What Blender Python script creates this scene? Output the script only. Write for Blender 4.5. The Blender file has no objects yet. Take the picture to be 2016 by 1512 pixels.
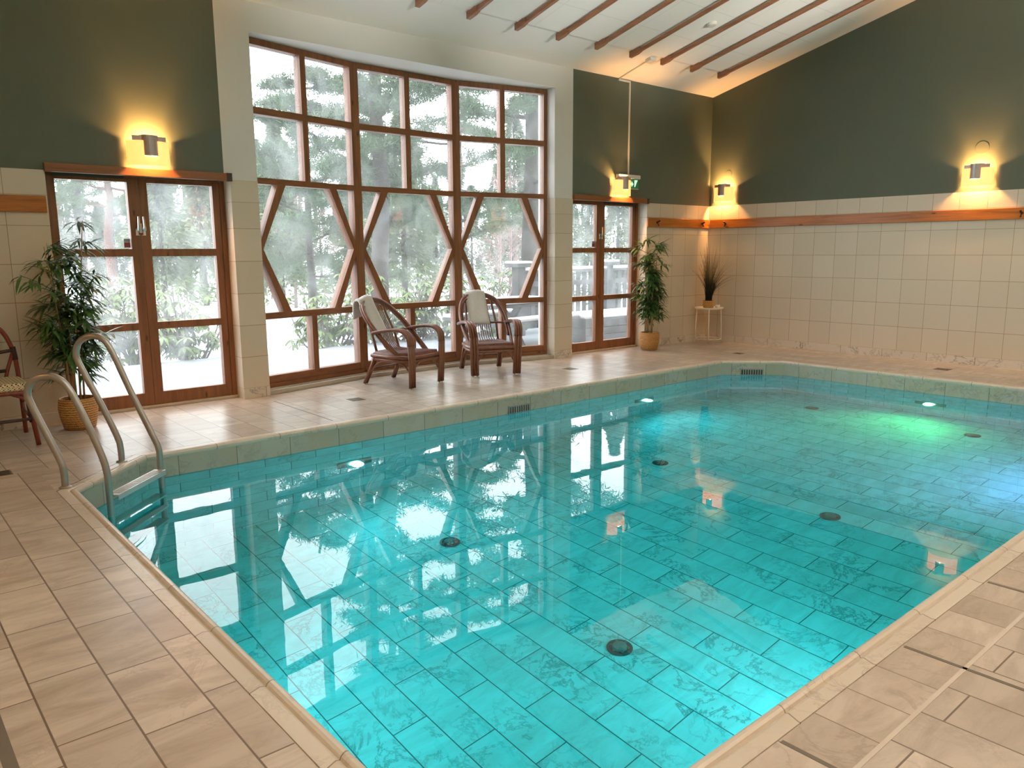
import bpy, math, random
from mathutils import Vector, Matrix

S = bpy.context.scene
COL = S.collection
PI = math.pi

# ------------------------------------------------------------------ camera
CAM = Vector((-10.1801, -7.1895, 1.3765))
YAW, PITCH, ROLL, FPX = 0.7114, -0.1696, -0.0060, 1527.84
fw = Vector((math.sin(YAW) * math.cos(PITCH), math.cos(YAW) * math.cos(PITCH), math.sin(PITCH)))
rt = Vector((math.cos(YAW), -math.sin(YAW), 0))
up = rt.cross(fw)
r2 = rt * math.cos(ROLL) + up * math.sin(ROLL)
u2 = -rt * math.sin(ROLL) + up * math.cos(ROLL)
cd = bpy.data.cameras.new('camera')
cd.sensor_width = 36.0
cd.lens = FPX / 2016 * 36
cd.clip_start = 0.05
cd.clip_end = 400
cam = bpy.data.objects.new('camera', cd)
m3 = Matrix((r2, u2, -fw)).transposed()
cam.matrix_world = Matrix.Translation(CAM) @ m3.to_4x4()
COL.objects.link(cam)
S.camera = cam

# ------------------------------------------------------------------ sky, exposure, sampling
W = bpy.data.worlds.new('overcast_sky')
S.world = W
W.use_nodes = True
bg = W.node_tree.nodes['Background']
bg.inputs[0].default_value = (0.93, 0.965, 1.0, 1)
bg.inputs[1].default_value = 4.6
S.view_settings.view_transform = 'Standard'
S.view_settings.look = 'None'
S.view_settings.exposure = 0.45
S.view_settings.gamma = 1.0
S.view_settings.use_curve_mapping = False
cy = S.cycles
cy.use_denoising = True
cy.max_bounces = 10
cy.diffuse_bounces = 5
cy.glossy_bounces = 5
cy.transmission_bounces = 8
cy.transparent_max_bounces = 16
cy.sample_clamp_indirect = 6.0
cy.blur_glossy = 0.5
cy.caustics_refractive = True
cy.caustics_reflective = False

LAMP_W = 66.0      # each wall lamp
POOL_W = 44.0     # each underwater light
UP_W = 680.0       # added unseen uplight trough on the rear wall
SPOT_W = 1100.0     # added unseen spotlights that brighten the ceiling
DOWN_W = 12.0     # each added unseen fill panel over the near deck

# room constants (metres): window wall is y=0, right wall is x=0, deck is z=0
ZC, KC = 3.607, 0.249                 # ceiling height at the window wall, rise towards the room
TT, SK = 2.03, 0.097                  # top of wall tiles, height of skirting
XL, YB = -11.4, -8.4                  # left wall, rear wall
X0, X1, Y0, Y1, CH = -9.244, -1.361, -1.612, -6.064, 0.54
ZW = -0.172                           # water level
PX0, PX1, QX0, QX1 = -7.362, -7.103, -3.262, -2.945   # left pier, right pier
DLX = -8.84                           # left side of left door niche
DRX = -1.472                          # right side of right door niche
DOORH = 2.03



def ceil_z(y):
    return ZC - KC * y


def floor_z(x):
    t = (x - X0) / (X1 - X0)
    return ZW - (1.53 + (1.13 - 1.53) * t)


# ------------------------------------------------------------------ helpers
class MB:
    def __init__(s):
        s.v, s.f, s.uv, s.mi, s.any = [], [], [], [], False

    def face(s, pts, uv=None, mi=0):
        b = len(s.v)
        s.v += [tuple(p) for p in pts]
        s.f.append(tuple(range(b, b + len(pts))))
        s.uv.append(uv)
        s.mi.append(mi)
        if uv:
            s.any = True

    def raw(s, vs, fs, mi=0):
        b = len(s.v)
        s.v += [tuple(p) for p in vs]
        for f in fs:
            s.f.append(tuple(i + b for i in f))
            s.uv.append(None)
            s.mi.append(mi)

    def box(s, x0, x1, y0, y1, z0, z1, mi=0):
        vs = [(x, y, z) for z in (z0, z1) for y in (y0, y1) for x in (x0, x1)]
        s.raw(vs, [(0, 2, 3, 1), (4, 5, 7, 6), (0, 1, 5, 4), (2, 6, 7, 3), (0, 4, 6, 2), (1, 3, 7, 5)], mi)

    def bar(s, fn, a0, a1, b0, b1, c0, c1):
        vs = [fn(a, b, c) for c in (c0, c1) for b in (b0, b1) for a in (a0, a1)]
        s.raw(vs, [(0, 2, 3, 1), (4, 5, 7, 6), (0, 1, 5, 4), (2, 6, 7, 3), (0, 4, 6, 2), (1, 3, 7, 5)])

    def prism(s, lo, hi, mi=0):
        n = len(lo)
        s.raw(list(lo) + list(hi), [tuple(reversed(range(n))), tuple(range(n, 2 * n))] +
              [(i, (i + 1) % n, n + (i + 1) % n, n + i) for i in range(n)], mi)

    def tube(s, path, r, n=8, cap=True, flat=None):
        P = [Vector(p) for p in path]
        R = r if isinstance(r, (list, tuple)) else [r] * len(P)
        t0 = (P[1] - P[0]).normalized()
        ref = Vector((0, 0, 1)) if abs(t0.z) < 0.9 else Vector((1, 0, 0))
        nn = t0.cross(ref).normalized()
        vs, fs = [], []
        for i, p in enumerate(P):
            t = (P[min(i + 1, len(P) - 1)] - P[max(i - 1, 0)]).normalized()
            nn = (nn - t * nn.dot(t)).normalized()
            bb = t.cross(nn)
            for k in range(n):
                a = 2 * PI * k / n
                vs.append(p + nn * (R[i] * math.cos(a)) + bb * (R[i] * math.sin(a)))
        for i in range(len(P) - 1):
            for k in range(n):
                k2 = (k + 1) % n
                fs.append((i * n + k, i * n + k2, (i + 1) * n + k2, (i + 1) * n + k))
        if cap:
            fs.append(tuple(reversed(range(n))))
            e = (len(P) - 1) * n
            fs.append(tuple(range(e, e + n)))
        s.raw(vs, fs)

    def lathe(s, prof, c=(0, 0, 0), n=24, mi=0):
        vs, fs = [], []
        m = len(prof)
        for k in range(n):
            a = 2 * PI * k / n
            for r, z in prof:
                vs.append((c[0] + r * math.cos(a), c[1] + r * math.sin(a), c[2] + z))
        for k in range(n):
            k2 = (k + 1) % n
            for i in range(m - 1):
                fs.append((k * m + i, k2 * m + i, k2 * m + i + 1, k * m + i + 1))
        if prof[0][0] > 1e-6:
            fs.append(tuple(reversed([k * m for k in range(n)])))
        if prof[-1][0] > 1e-6:
            fs.append(tuple(k * m + m - 1 for k in range(n)))
        s.raw(vs, fs, mi)

    def build(s, name, mats, parent=None, smooth=False, bevel=0.0):
        me = bpy.data.meshes.new(name)
        me.from_pydata(s.v, [], s.f)
        if not isinstance(mats, (list, tuple)):
            mats = [mats]
        for m in mats:
            me.materials.append(m)
        for p, i in zip(me.polygons, s.mi):
            p.material_index = i
            p.use_smooth = smooth
        if s.any:
            ul = me.uv_layers.new(name='UVMap')
            li = 0
            for f, uv in zip(s.f, s.uv):
                for k in range(len(f)):
                    ul.data[li].uv = uv[k] if uv else (0, 0)
                    li += 1
        me.update()
        o = bpy.data.objects.new(name, me)
        COL.objects.link(o)
        if bevel:
            md = o.modifiers.new('edge', 'BEVEL')
            md.width = bevel
            md.segments = 2
            md.limit_method = 'ANGLE'
        if parent is not None:
            o.parent = parent
        return o


def tag(o, label, cat, group=None, kind=None):
    if label:
        o['label'] = label
    if cat:
        o['category'] = cat
    if group:
        o['group'] = group
    if kind:
        o['kind'] = kind
    return o


def thing(name, label, cat, loc=(0, 0, 0), rz=0.0, group=None, kind=None):
    o = bpy.data.objects.new(name, None)
    o.empty_display_size = 0.1
    COL.objects.link(o)
    o.location = loc
    o.rotation_euler = (0, 0, rz)
    return tag(o, label, cat, group, kind)


def dup(root, loc, rz, label=None, group=None):
    r = root.copy()
    COL.objects.link(r)
    r.location = loc
    r.rotation_euler = (0, 0, rz)
    if label:
        r['label'] = label
    if group:
        r['group'] = group
    for ch in list(root.children):
        c = ch.copy()
        COL.objects.link(c)
        c.parent = r
        for g in list(ch.children):
            d = g.copy()
            COL.objects.link(d)
            d.parent = c
    return r


def struct(o):
    o['kind'] = 'structure'
    return o


# ------------------------------------------------------------------ materials
class NT:
    def __init__(s, name):
        s.m = bpy.data.materials.new(name)
        s.m.use_nodes = True
        s.t = s.m.node_tree
        s.b = s.t.nodes['Principled BSDF']
        s.o = s.t.nodes['Material Output']

    def n(s, kind, **kw):
        x = s.t.nodes.new(kind)
        for k, v in kw.items():
            if k.startswith('i_'):
                key = k[2:].replace('_', ' ')
                x.inputs[key].default_value = v
            else:
                setattr(x, k, v)
        return x

    def l(s, a, b):
        s.t.links.new(a, b)

    def mix(s, fac, a, b, mode='MIX'):
        x = s.t.nodes.new('ShaderNodeMix')
        x.data_type = 'RGBA'
        x.blend_type = mode
        for sock, val in ((x.inputs[0], fac), (x.inputs[6], a), (x.inputs[7], b)):
            if hasattr(val, 'is_output'):
                s.l(val, sock)
            elif isinstance(val, (int, float)):
                sock.default_value = val
            else:
                sock.default_value = (*val, 1) if len(val) == 3 else val
        return x.outputs[2]

    def ramp(s, fac, stops):
        x = s.t.nodes.new('ShaderNodeValToRGB')
        e = x.color_ramp.elements
        while len(e) < len(stops):
            e.new(0.5)
        for i, (p, c) in enumerate(stops):
            e[i].position = p
            e[i].color = (*c, 1) if len(c) == 3 else c
        s.l(fac, x.inputs[0])
        return x.outputs[0]

    def noise(s, vec, scale, detail=4, rough=0.5, dist=0.0):
        x = s.n('ShaderNodeTexNoise')
        x.inputs['Scale'].default_value = scale
        x.inputs['Detail'].default_value = detail
        x.inputs['Roughness'].default_value = rough
        x.inputs['Distortion'].default_value = dist
        if vec is not None:
            s.l(vec, x.inputs['Vector'])
        return x.outputs[0]

    def obj(s, scale=(1, 1, 1)):
        g = s.n('ShaderNodeNewGeometry')
        mp = s.n('ShaderNodeMapping')
        mp.inputs['Scale'].default_value = scale
        s.l(g.outputs['Position'], mp.inputs[0])
        return mp.outputs[0]

    def local(s, scale=(1, 1, 1)):
        g = s.n('ShaderNodeTexCoord')
        mp = s.n('ShaderNodeMapping')
        mp.inputs['Scale'].default_value = scale
        s.l(g.outputs['Object'], mp.inputs[0])
        return mp.outputs[0]

    def uv(s):
        return s.n('ShaderNodeTexCoord').outputs['UV']

    def bump(s, h, strength=0.3, dist=0.01):
        x = s.n('ShaderNodeBump')
        x.inputs['Strength'].default_value = strength
        x.inputs['Distance'].default_value = dist
        s.l(h, x.inputs['Height'])
        s.l(x.outputs[0], s.b.inputs['Normal'])

    def set(s, col=None, rough=None, metal=None, spec=None):
        if col is not None:
            if hasattr(col, 'is_output'):
                s.l(col, s.b.inputs['Base Color'])
            else:
                s.b.inputs['Base Color'].default_value = (*col, 1)
        if rough is not None:
            if hasattr(rough, 'is_output'):
                s.l(rough, s.b.inputs['Roughness'])
            else:
                s.b.inputs['Roughness'].default_value = rough
        if metal is not None:
            s.b.inputs['Metallic'].default_value = metal
        if spec is not None:
            s.b.inputs['Specular IOR Level'].default_value = spec
        return s


def plain(name, col, rough=0.5, metal=0.0, var=0.12, scale=8.0, bump=0.0):
    k = NT(name)
    nz = k.noise(k.obj(), scale, 5, 0.6)
    c = k.mix(nz, tuple(x * (1 - var) for x in col), tuple(min(1, x * (1 + var)) for x in col))
    k.set(c, rough, metal)
    if bump:
        k.bump(k.noise(k.obj(), scale * 12, 3, 0.6), bump, 0.002)
    return k.m


def brick_mat(name, w, h, c1, c2, mortar, msize, offset=0.5, rough=0.35, vein=None, veinamt=0.5, vscale=3.0, mbump=0.4, swirl=0.0, blotch=None, freq=2):
    k = NT(name)
    uv = k.uv()
    bt = k.n('ShaderNodeTexBrick')
    bt.offset = offset
    bt.offset_frequency = freq
    bt.squash = 1.0
    k.l(uv, bt.inputs['Vector'])
    for key, v in (('Scale', 1.0), ('Mortar Size', msize), ('Mortar Smooth', 0.15), ('Bias', 0.0), ('Brick Width', w), ('Row Height', h)):
        bt.inputs[key].default_value = v
    bt.inputs['Color1'].default_value = (*c1, 1)
    bt.inputs['Color2'].default_value = (*c2, 1)
    bt.inputs['Mortar'].default_value = (*mortar, 1)
    col = bt.outputs['Color']
    if vein:
        # veins turn from tile to tile: the noise domain is shifted by each tile's own tone
        add = k.n('ShaderNodeVectorMath', operation='MULTIPLY_ADD')
        k.l(bt.outputs['Color'], add.inputs[0])
        add.inputs[1].default_value = (37.0, 23.0, 51.0)
        k.l(k.obj(), add.inputs[2])
        nz = k.noise(add.outputs[0], vscale, 9, 0.68, 0.5)
        thin = k.ramp(nz, [(0.472, (0, 0, 0)), (0.498, (1, 1, 1)), (0.524, (0, 0, 0))])
        mp = k.n('ShaderNodeMapping')
        mp.inputs['Rotation'].default_value = (0, 0, 0.45)
        mp.inputs['Scale'].default_value = (1.0, 3.2, 1.0)
        k.l(add.outputs[0], mp.inputs[0])
        broad = k.noise(mp.outputs[0], vscale * 0.75, 7, 0.66, 0.7)
        mask = k.ramp(k.noise(add.outputs[0], vscale * 0.4, 3, 0.5), [(0.42, (0, 0, 0)), (0.62, (1, 1, 1))])
        f = k.mix(1.0, thin, mask, 'MULTIPLY')
        inv = k.n('ShaderNodeMath', operation='SUBTRACT')
        inv.inputs[0].default_value = 1.0
        k.l(bt.outputs['Fac'], inv.inputs[1])
        f = k.mix(1.0, f, inv.outputs[0], 'MULTIPLY')
        sc = k.n('ShaderNodeMath', operation='MULTIPLY')
        k.l(f, sc.inputs[0])
        sc.inputs[1].default_value = veinamt
        if blotch:
            bl = k.ramp(broad, [(0.40, (0, 0, 0)), (0.66, (1, 1, 1))])
            b2 = k.mix(1.0, bl, inv.outputs[0], 'MULTIPLY')
            s2 = k.n('ShaderNodeMath', operation='MULTIPLY')
            k.l(b2, s2.inputs[0])
            s2.inputs[1].default_value = 0.88
            col = k.mix(s2.outputs[0], col, blotch)
        col = k.mix(sc.outputs[0], col, vein)
    k.set(col, rough)
    k.bump(bt.outputs['Fac'], -mbump, 0.004)
    return k.m


M = {}
M['tile'] = brick_mat('wall_tile', 0.3, 0.3, (0.60, 0.525, 0.41), (0.645, 0.565, 0.45), (0.30, 0.22, 0.13), 0.0025, 0.0, 0.42)
M['green'] = plain('green_paint', (0.108, 0.128, 0.092), 0.7, var=0.05, scale=3)
M['white'] = plain('white_plaster', (0.71, 0.69, 0.65), 0.75, var=0.03, scale=3)
M['ceil'] = plain('ceiling_paint', (0.87, 0.85, 0.81), 0.8, var=0.02, scale=2)
M['panel'] = brick_mat('acoustic_panel', 1.228, 0.56, (0.87, 0.85, 0.81), (0.88, 0.86, 0.82), (0.72, 0.69, 0.64), 0.003, 0.0, 0.85, mbump=0.15)
M['deck'] = brick_mat('deck_marble', 0.6, 0.205, (0.62, 0.535, 0.45), (0.456, 0.383, 0.314), (0.17, 0.125, 0.09), 0.0032, 0.4, 0.3,
                      vein=(0.33, 0.27, 0.22), veinamt=0.5, vscale=3.6, blotch=(0.36, 0.295, 0.24))
M['deckL'] = brick_mat('deck_marble_small', 0.43, 0.205, (0.61, 0.52, 0.43), (0.447, 0.370, 0.301), (0.16, 0.11, 0.075), 0.0034, 0.75, 0.3,
                       vein=(0.33, 0.26, 0.20), veinamt=0.5, vscale=3.4, blotch=(0.35, 0.275, 0.21))
M['deckF'] = brick_mat('deck_marble_far', 0.585, 0.215, (0.62, 0.54, 0.46), (0.464, 0.396, 0.331), (0.17, 0.13, 0.10), 0.0032, 0.0, 0.28,
                       vein=(0.33, 0.27, 0.22), veinamt=0.5, vscale=3.6, blotch=(0.36, 0.295, 0.24))
M['deckS'] = brick_mat('deck_marble_square', 0.9, 0.205, (0.61, 0.52, 0.43), (0.447, 0.370, 0.301), (0.22, 0.155, 0.11), 0.0026, 0.0, 0.3,
                       vein=(0.30, 0.23, 0.17), veinamt=0.6, vscale=3.4, blotch=(0.35, 0.275, 0.21))
M['palejoint'] = plain('pale_joint', (0.55, 0.47, 0.39), 0.6)
M['coping'] = brick_mat('coping_marble', 0.485, 1.0, (0.64, 0.56, 0.46), (0.58, 0.495, 0.40), (0.26, 0.20, 0.14), 0.003, 0.0, 0.3,
                        vein=(0.30, 0.22, 0.16), veinamt=0.5, vscale=5.0)
M['poolwall'] = brick_mat('pool_wall_marble', 0.42, 0.2, (0.46, 0.46, 0.40), (0.36, 0.37, 0.32), (0.14, 0.14, 0.12), 0.0028, 0.5, 0.35,
                          vein=(0.18, 0.18, 0.15), veinamt=0.6, vscale=4.0, blotch=(0.40, 0.37, 0.27))
M['litpoolwall'] = brick_mat('pool_wall_marble_brightened', 0.42, 0.2, (0.80, 0.82, 0.80), (0.68, 0.70, 0.68), (0.14, 0.16, 0.15), 0.003, 0.5, 0.4,
                             vein=(0.20, 0.22, 0.21), veinamt=0.6, vscale=4.0, blotch=(0.55, 0.57, 0.54))  # same marble, coloured paler underwater to stand in for lamp light
M['poolfloor'] = brick_mat('pool_floor_marble', 0.6, 0.2, (0.84, 0.86, 0.82), (0.73, 0.76, 0.73), (0.10, 0.13, 0.13), 0.0034, 0.5, 0.4,
                           vein=(0.14, 0.20, 0.19), veinamt=0.8, vscale=3.6, blotch=(0.60, 0.62, 0.58))
M['skirt'] = brick_mat('skirting_marble', 0.55, 1.0, (0.62, 0.55, 0.46), (0.68, 0.61, 0.52), (0.25, 0.2, 0.15), 0.003, 0.0, 0.35,
                       vein=(0.15, 0.12, 0.10), veinamt=0.9, vscale=3.5)
M['sill'] = plain('sill_stone', (0.47, 0.40, 0.31), 0.4, var=0.25, scale=6)


def wood(name, c, rough=0.4, along='z', knots=True):
    k = NT(name)
    sc = {'x': (1.2, 16, 16), 'y': (16, 1.2, 16), 'z': (16, 16, 1.2)}[along]
    nz = k.noise(k.obj(sc), 1.6, 6, 0.65, 0.6)
    col = k.ramp(nz, [(0.25, tuple(x * 0.55 for x in c)), (0.5, c), (0.8, tuple(min(1, x * 1.35) for x in c))])
    if knots:
        sc2 = {'x': (1.0, 3.0, 3.0), 'y': (3.0, 1.0, 3.0), 'z': (3.0, 3.0, 1.0)}[along]
        vz = k.n('ShaderNodeTexVoronoi', feature='F1')
        vz.inputs['Scale'].default_value = 3.2
        k.l(k.obj(sc2), vz.inputs['Vector'])
        km = k.ramp(vz.outputs['Distance'], [(0.05, (1, 1, 1)), (0.13, (0, 0, 0))])
        col = k.mix(km, col, tuple(x * 0.28 for x in c))
    k.set(col, rough)
    k.bump(nz, 0.12, 0.003)
    return k.m


M['wz'] = wood('pine_frame_upright', (0.235, 0.085, 0.030), 0.42, 'z')
M['wx'] = wood('pine_frame_rail', (0.235, 0.085, 0.030), 0.42, 'x')
M['railx'] = wood('pine_board', (0.41, 0.135, 0.022), 0.3, 'x')
M['raily'] = wood('pine_board_side', (0.41, 0.135, 0.022), 0.3, 'y')
M['slat'] = wood('ceiling_batten_wood', (0.34, 0.15, 0.075), 0.5, 'y', False)
M['rattan'] = wood('rattan_cane', (0.20, 0.078, 0.042), 0.33, 'z', False)
M['rattan_seat'] = wood('rattan_seat', (0.18, 0.06, 0.04), 0.4, 'x', False)
M['redcane'] = wood('red_cane', (0.20, 0.036, 0.018), 0.35, 'z', False)
M['darkwrap'] = plain('dark_binding', (0.05, 0.025, 0.018), 0.6)
M['steel'] = plain('brushed_steel', (0.43, 0.41, 0.38), 0.38, 1.0, 0.06, 30)
M['chrome'] = plain('chrome', (0.75, 0.74, 0.72), 0.15, 1.0, 0.03, 10)
M['alu'] = plain('aluminium', (0.62, 0.60, 0.57), 0.38, 0.7, 0.05, 10)
M['lampmetal'] = plain('lamp_metal', (0.50, 0.45, 0.42), 0.45, 0.6, 0.05, 10)
M['whitemetal'] = plain('white_lacquer', (0.80, 0.75, 0.66), 0.4, 0.0, 0.03, 10)
M['plastic'] = plain('white_plastic', (0.72, 0.69, 0.62), 0.45, 0.0, 0.03, 10)
M['jointstone'] = plain('dark_joint_stone', (0.15, 0.12, 0.09), 0.5)
M['dark'] = plain('dark_grille', (0.05, 0.052, 0.048), 0.5)
M['grille'] = plain('grey_grille', (0.17, 0.17, 0.15), 0.5)
M['bars'] = plain('grey_bars', (0.30, 0.30, 0.27), 0.45)
M['brass'] = plain('drain_metal', (0.22, 0.15, 0.09), 0.4, 0.6)
M['soil'] = plain('soil', (0.05, 0.03, 0.02), 0.9, var=0.5, scale=60)
M['snow'] = plain('snow', (0.76, 0.785, 0.83), 0.9, var=0.05, scale=1.0, bump=0.2)
M['snowdeck'] = plain('snowy_terrace', (0.27, 0.285, 0.315), 0.85, var=0.18, scale=2.2)
M['greywood'] = plain('weathered_wood', (0.085, 0.085, 0.085), 0.8, var=0.4, scale=14)
M['barkpine'] = plain('pine_bark', (0.055, 0.050, 0.043), 0.9, var=0.5, scale=9)
M['barkred'] = plain('reddish_bark', (0.10, 0.042, 0.027), 0.9, var=0.4, scale=9)
M['twig'] = plain('bare_twigs', (0.22, 0.155, 0.14), 0.9, var=0.3, scale=5)
M['stemgrey'] = plain('shrub_stems', (0.20, 0.165, 0.14), 0.9, var=0.3, scale=12)
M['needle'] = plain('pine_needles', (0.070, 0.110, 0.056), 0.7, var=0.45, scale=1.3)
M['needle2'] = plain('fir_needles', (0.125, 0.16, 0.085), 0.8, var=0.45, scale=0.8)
M['farneedle'] = plain('haze_tinted_needles', (0.14, 0.165, 0.125), 0.9, var=0.35, scale=0.4)  # grey-green made pale to paint in the haze of distance
M['rhodo'] = plain('rhododendron_leaf', (0.135, 0.19, 0.062), 0.5, var=0.45, scale=2.5)
M['palmleaf'] = plain('palm_leaf', (0.075, 0.16, 0.040), 0.4, var=0.6, scale=9)
M['palmcane'] = plain('palm_cane', (0.38, 0.25, 0.12), 0.5, var=0.3, scale=20)
M['rubber'] = plain('black_rubber', (0.03, 0.03, 0.03), 0.6)
M['redsticker'] = plain('red_sticker', (0.30, 0.05, 0.06), 0.5)
M['greysticker'] = plain('grey_sticker', (0.30, 0.28, 0.29), 0.5)
M['greenplate'] = plain('green_sign_plate', (0.04, 0.30, 0.14), 0.4)


def towel_mat():
    k = NT('towel_cotton')
    k.set(k.mix(k.noise(k.obj(), 30, 4, 0.7), (0.60, 0.575, 0.545), (0.72, 0.695, 0.66)), 0.95)
    k.bump(k.noise(k.obj(), 350, 2, 0.6), 0.5, 0.004)
    return k.m


def basket_mat(name, c):
    k = NT(name)
    wv = k.n('ShaderNodeTexWave', wave_type='BANDS', bands_direction='Z')
    wv.inputs['Scale'].default_value = 17
    wv.inputs['Distortion'].default_value = 3.5
    wv.inputs['Detail Scale'].default_value = 6.0
    k.l(k.local(), wv.inputs['Vector'])
    col = k.ramp(wv.outputs['Fac'], [(0.0, tuple(x * 0.5 for x in c)), (0.6, c), (1, tuple(min(1, x * 1.25) for x in c))])
    k.set(col, 0.5)
    k.bump(wv.outputs['Fac'], 0.7, 0.01)
    return k.m


def cane_mat():
    k = NT('woven_bistro_weave')
    vz = k.n('ShaderNodeTexVoronoi', feature='F1', distance='CHEBYCHEV')
    vz.inputs['Scale'].default_value = 62
    vz.inputs['Randomness'].default_value = 0.0
    mp = k.n('ShaderNodeMapping')
    mp.inputs['Rotation'].default_value = (0, 0.78, 0.78)
    tc = k.n('ShaderNodeTexCoord')
    k.l(tc.outputs['Object'], mp.inputs[0])
    k.l(mp.outputs[0], vz.inputs['Vector'])
    d = k.ramp(vz.outputs['Distance'], [(0.30, (0.06, 0.03, 0.02)), (0.38, (0.66, 0.55, 0.31))])
    k.set(d, 0.5)
    return k.m


def grass_mat():
    k = NT('ornamental_grass')
    tc = k.n('ShaderNodeTexCoord')
    sp = k.n('ShaderNodeSeparateXYZ')
    k.l(tc.outputs['Generated'], sp.inputs[0])
    col = k.ramp(sp.outputs[2], [(0.0, (0.012, 0.014, 0.008)), (0.28, (0.03, 0.028, 0.012)), (0.48, (0.22, 0.145, 0.05)), (1.0, (0.48, 0.31, 0.12))])
    k.set(col, 0.5)
    return k.m


def emit(name, col, s):
    k = NT(name)
    k.b.inputs['Base Color'].default_value = (0.35, 0.33, 0.30, 1)
    k.b.inputs['Emission Color'].default_value = (*col, 1)
    k.b.inputs['Emission Strength'].default_value = s
    return k.m


def glass_mat(name, haze=0.05, patch=0.12):
    """window glass, lightly steamed: clear + fresnel gloss + thin patchy scattering film that also imitates outdoor mist"""
    k = NT(name)
    k.t.nodes.remove(k.b)
    tr = k.n('ShaderNodeBsdfTransparent')
    tr.inputs[0].default_value = (0.97, 0.985, 0.98, 1)
    gl = k.n('ShaderNodeBsdfGlossy')
    gl.inputs['Roughness'].default_value = 0.02
    tl = k.n('ShaderNodeBsdfTranslucent')
    tl.inputs[0].default_value = (0.9, 0.93, 0.95, 1)
    nz = k.noise(k.obj((1.0, 1.0, 0.7)), 2.6, 4, 0.5, 1.2)
    f = k.ramp(nz, [(0.40, (haze, haze, haze)), (0.72, (haze + patch, haze + patch, haze + patch))])  # patchy steam, its veil also stands in for misty air outside
    m1 = k.n('ShaderNodeMixShader')
    k.l(f, m1.inputs[0])
    k.l(tr.outputs[0], m1.inputs[1])
    k.l(tl.outputs[0], m1.inputs[2])
    fr = k.n('ShaderNodeFresnel')
    # same reflectance from either side of the pane
    gm = k.n('ShaderNodeNewGeometry')
    mr = k.n('ShaderNodeMapRange')
    mr.inputs['To Min'].default_value = 1.4
    mr.inputs['To Max'].default_value = 1 / 1.4
    k.l(gm.outputs['Backfacing'], mr.inputs['Value'])
    k.l(mr.outputs[0], fr.inputs[0])
    m2 = k.n('ShaderNodeMixShader')
    k.l(fr.outputs[0], m2.inputs[0])
    k.l(m1.outputs[0], m2.inputs[1])
    k.l(gl.outputs[0], m2.inputs[2])
    k.l(m2.outputs[0], k.o.inputs[0])
    return k.m


def water_mat():
    k = NT('pool_water')
    k.t.nodes.remove(k.b)
    rf = k.n('ShaderNodeBsdfRefraction')
    rf.inputs['IOR'].default_value = 1.333
    rf.inputs['Roughness'].default_value = 0.0
    rf.inputs['Color'].default_value = (0.13, 0.84, 0.93, 1)
    gl = k.n('ShaderNodeBsdfGlossy')
    gl.inputs['Roughness'].default_value = 0.0
    gl.inputs['Color'].default_value = (1, 1, 1, 1)
    fr = k.n('ShaderNodeFresnel')
    fr.inputs[0].default_value = 1.333
    bp = k.n('ShaderNodeBump')
    bp.inputs['Strength'].default_value = 0.06
    bp.inputs['Distance'].default_value = 0.01
    k.l(k.noise(k.obj(), 2.5, 2, 0.5, 0.4), bp.inputs['Height'])
    for nd in (rf, gl, fr):
        k.l(bp.outputs[0], nd.inputs['Normal'])
    mx = k.n('ShaderNodeMixShader')
    k.l(fr.outputs[0], mx.inputs[0])
    k.l(rf.outputs[0], mx.inputs[1])
    k.l(gl.outputs[0], mx.inputs[2])
    k.l(mx.outputs[0], k.o.inputs[0])
    return k.m


M['towel'] = towel_mat()
M['basket'] = basket_mat('basket_weave', (0.62, 0.31, 0.09))
M['bistro'] = cane_mat()
M['grass'] = grass_mat()
M['glass'] = glass_mat('window_glass', 0.030, 0.065)
M['doorglass'] = glass_mat('door_glass', 0.05, 0.10)
M['water'] = water_mat()
M['lampglass'] = emit('lit_opal_glass', (1.0, 0.225, 0.05), 2.5)
M['bulb'] = emit('lit_bulb', (1.0, 0.62, 0.22), 9.0)
M['exitglow'] = emit('lit_exit_panel', (0.55, 1.0, 0.65), 0.8)
M['lens_cyan'] = emit('pool_lens_cyan', (0.9, 0.98, 1.0), 26.0)
M['lens_green'] = emit('pool_lens_green', (1.0, 1.0, 0.40), 30.0)

# ------------------------------------------------------------------ room shell
def oct_pts(o):
    x0, x1, y0, y1 = X0 - o, X1 + o, Y0 + o, Y1 - o
    c = CH + o * (2 - math.sqrt(2))
    return [(x0 + c, y0), (x1 - c, y0), (x1, y0 - c), (x1, y1 + c), (x1 - c, y1), (x0 + c, y1), (x0, y1 + c), (x0, y0 - c)]


def per():
    P = oct_pts(0)
    d = [0.0]
    for i in range(8):
        a, b = P[i], P[(i + 1) % 8]
        d.append(d[-1] + math.hypot(b[0] - a[0], b[1] - a[1]))
    return d


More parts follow.
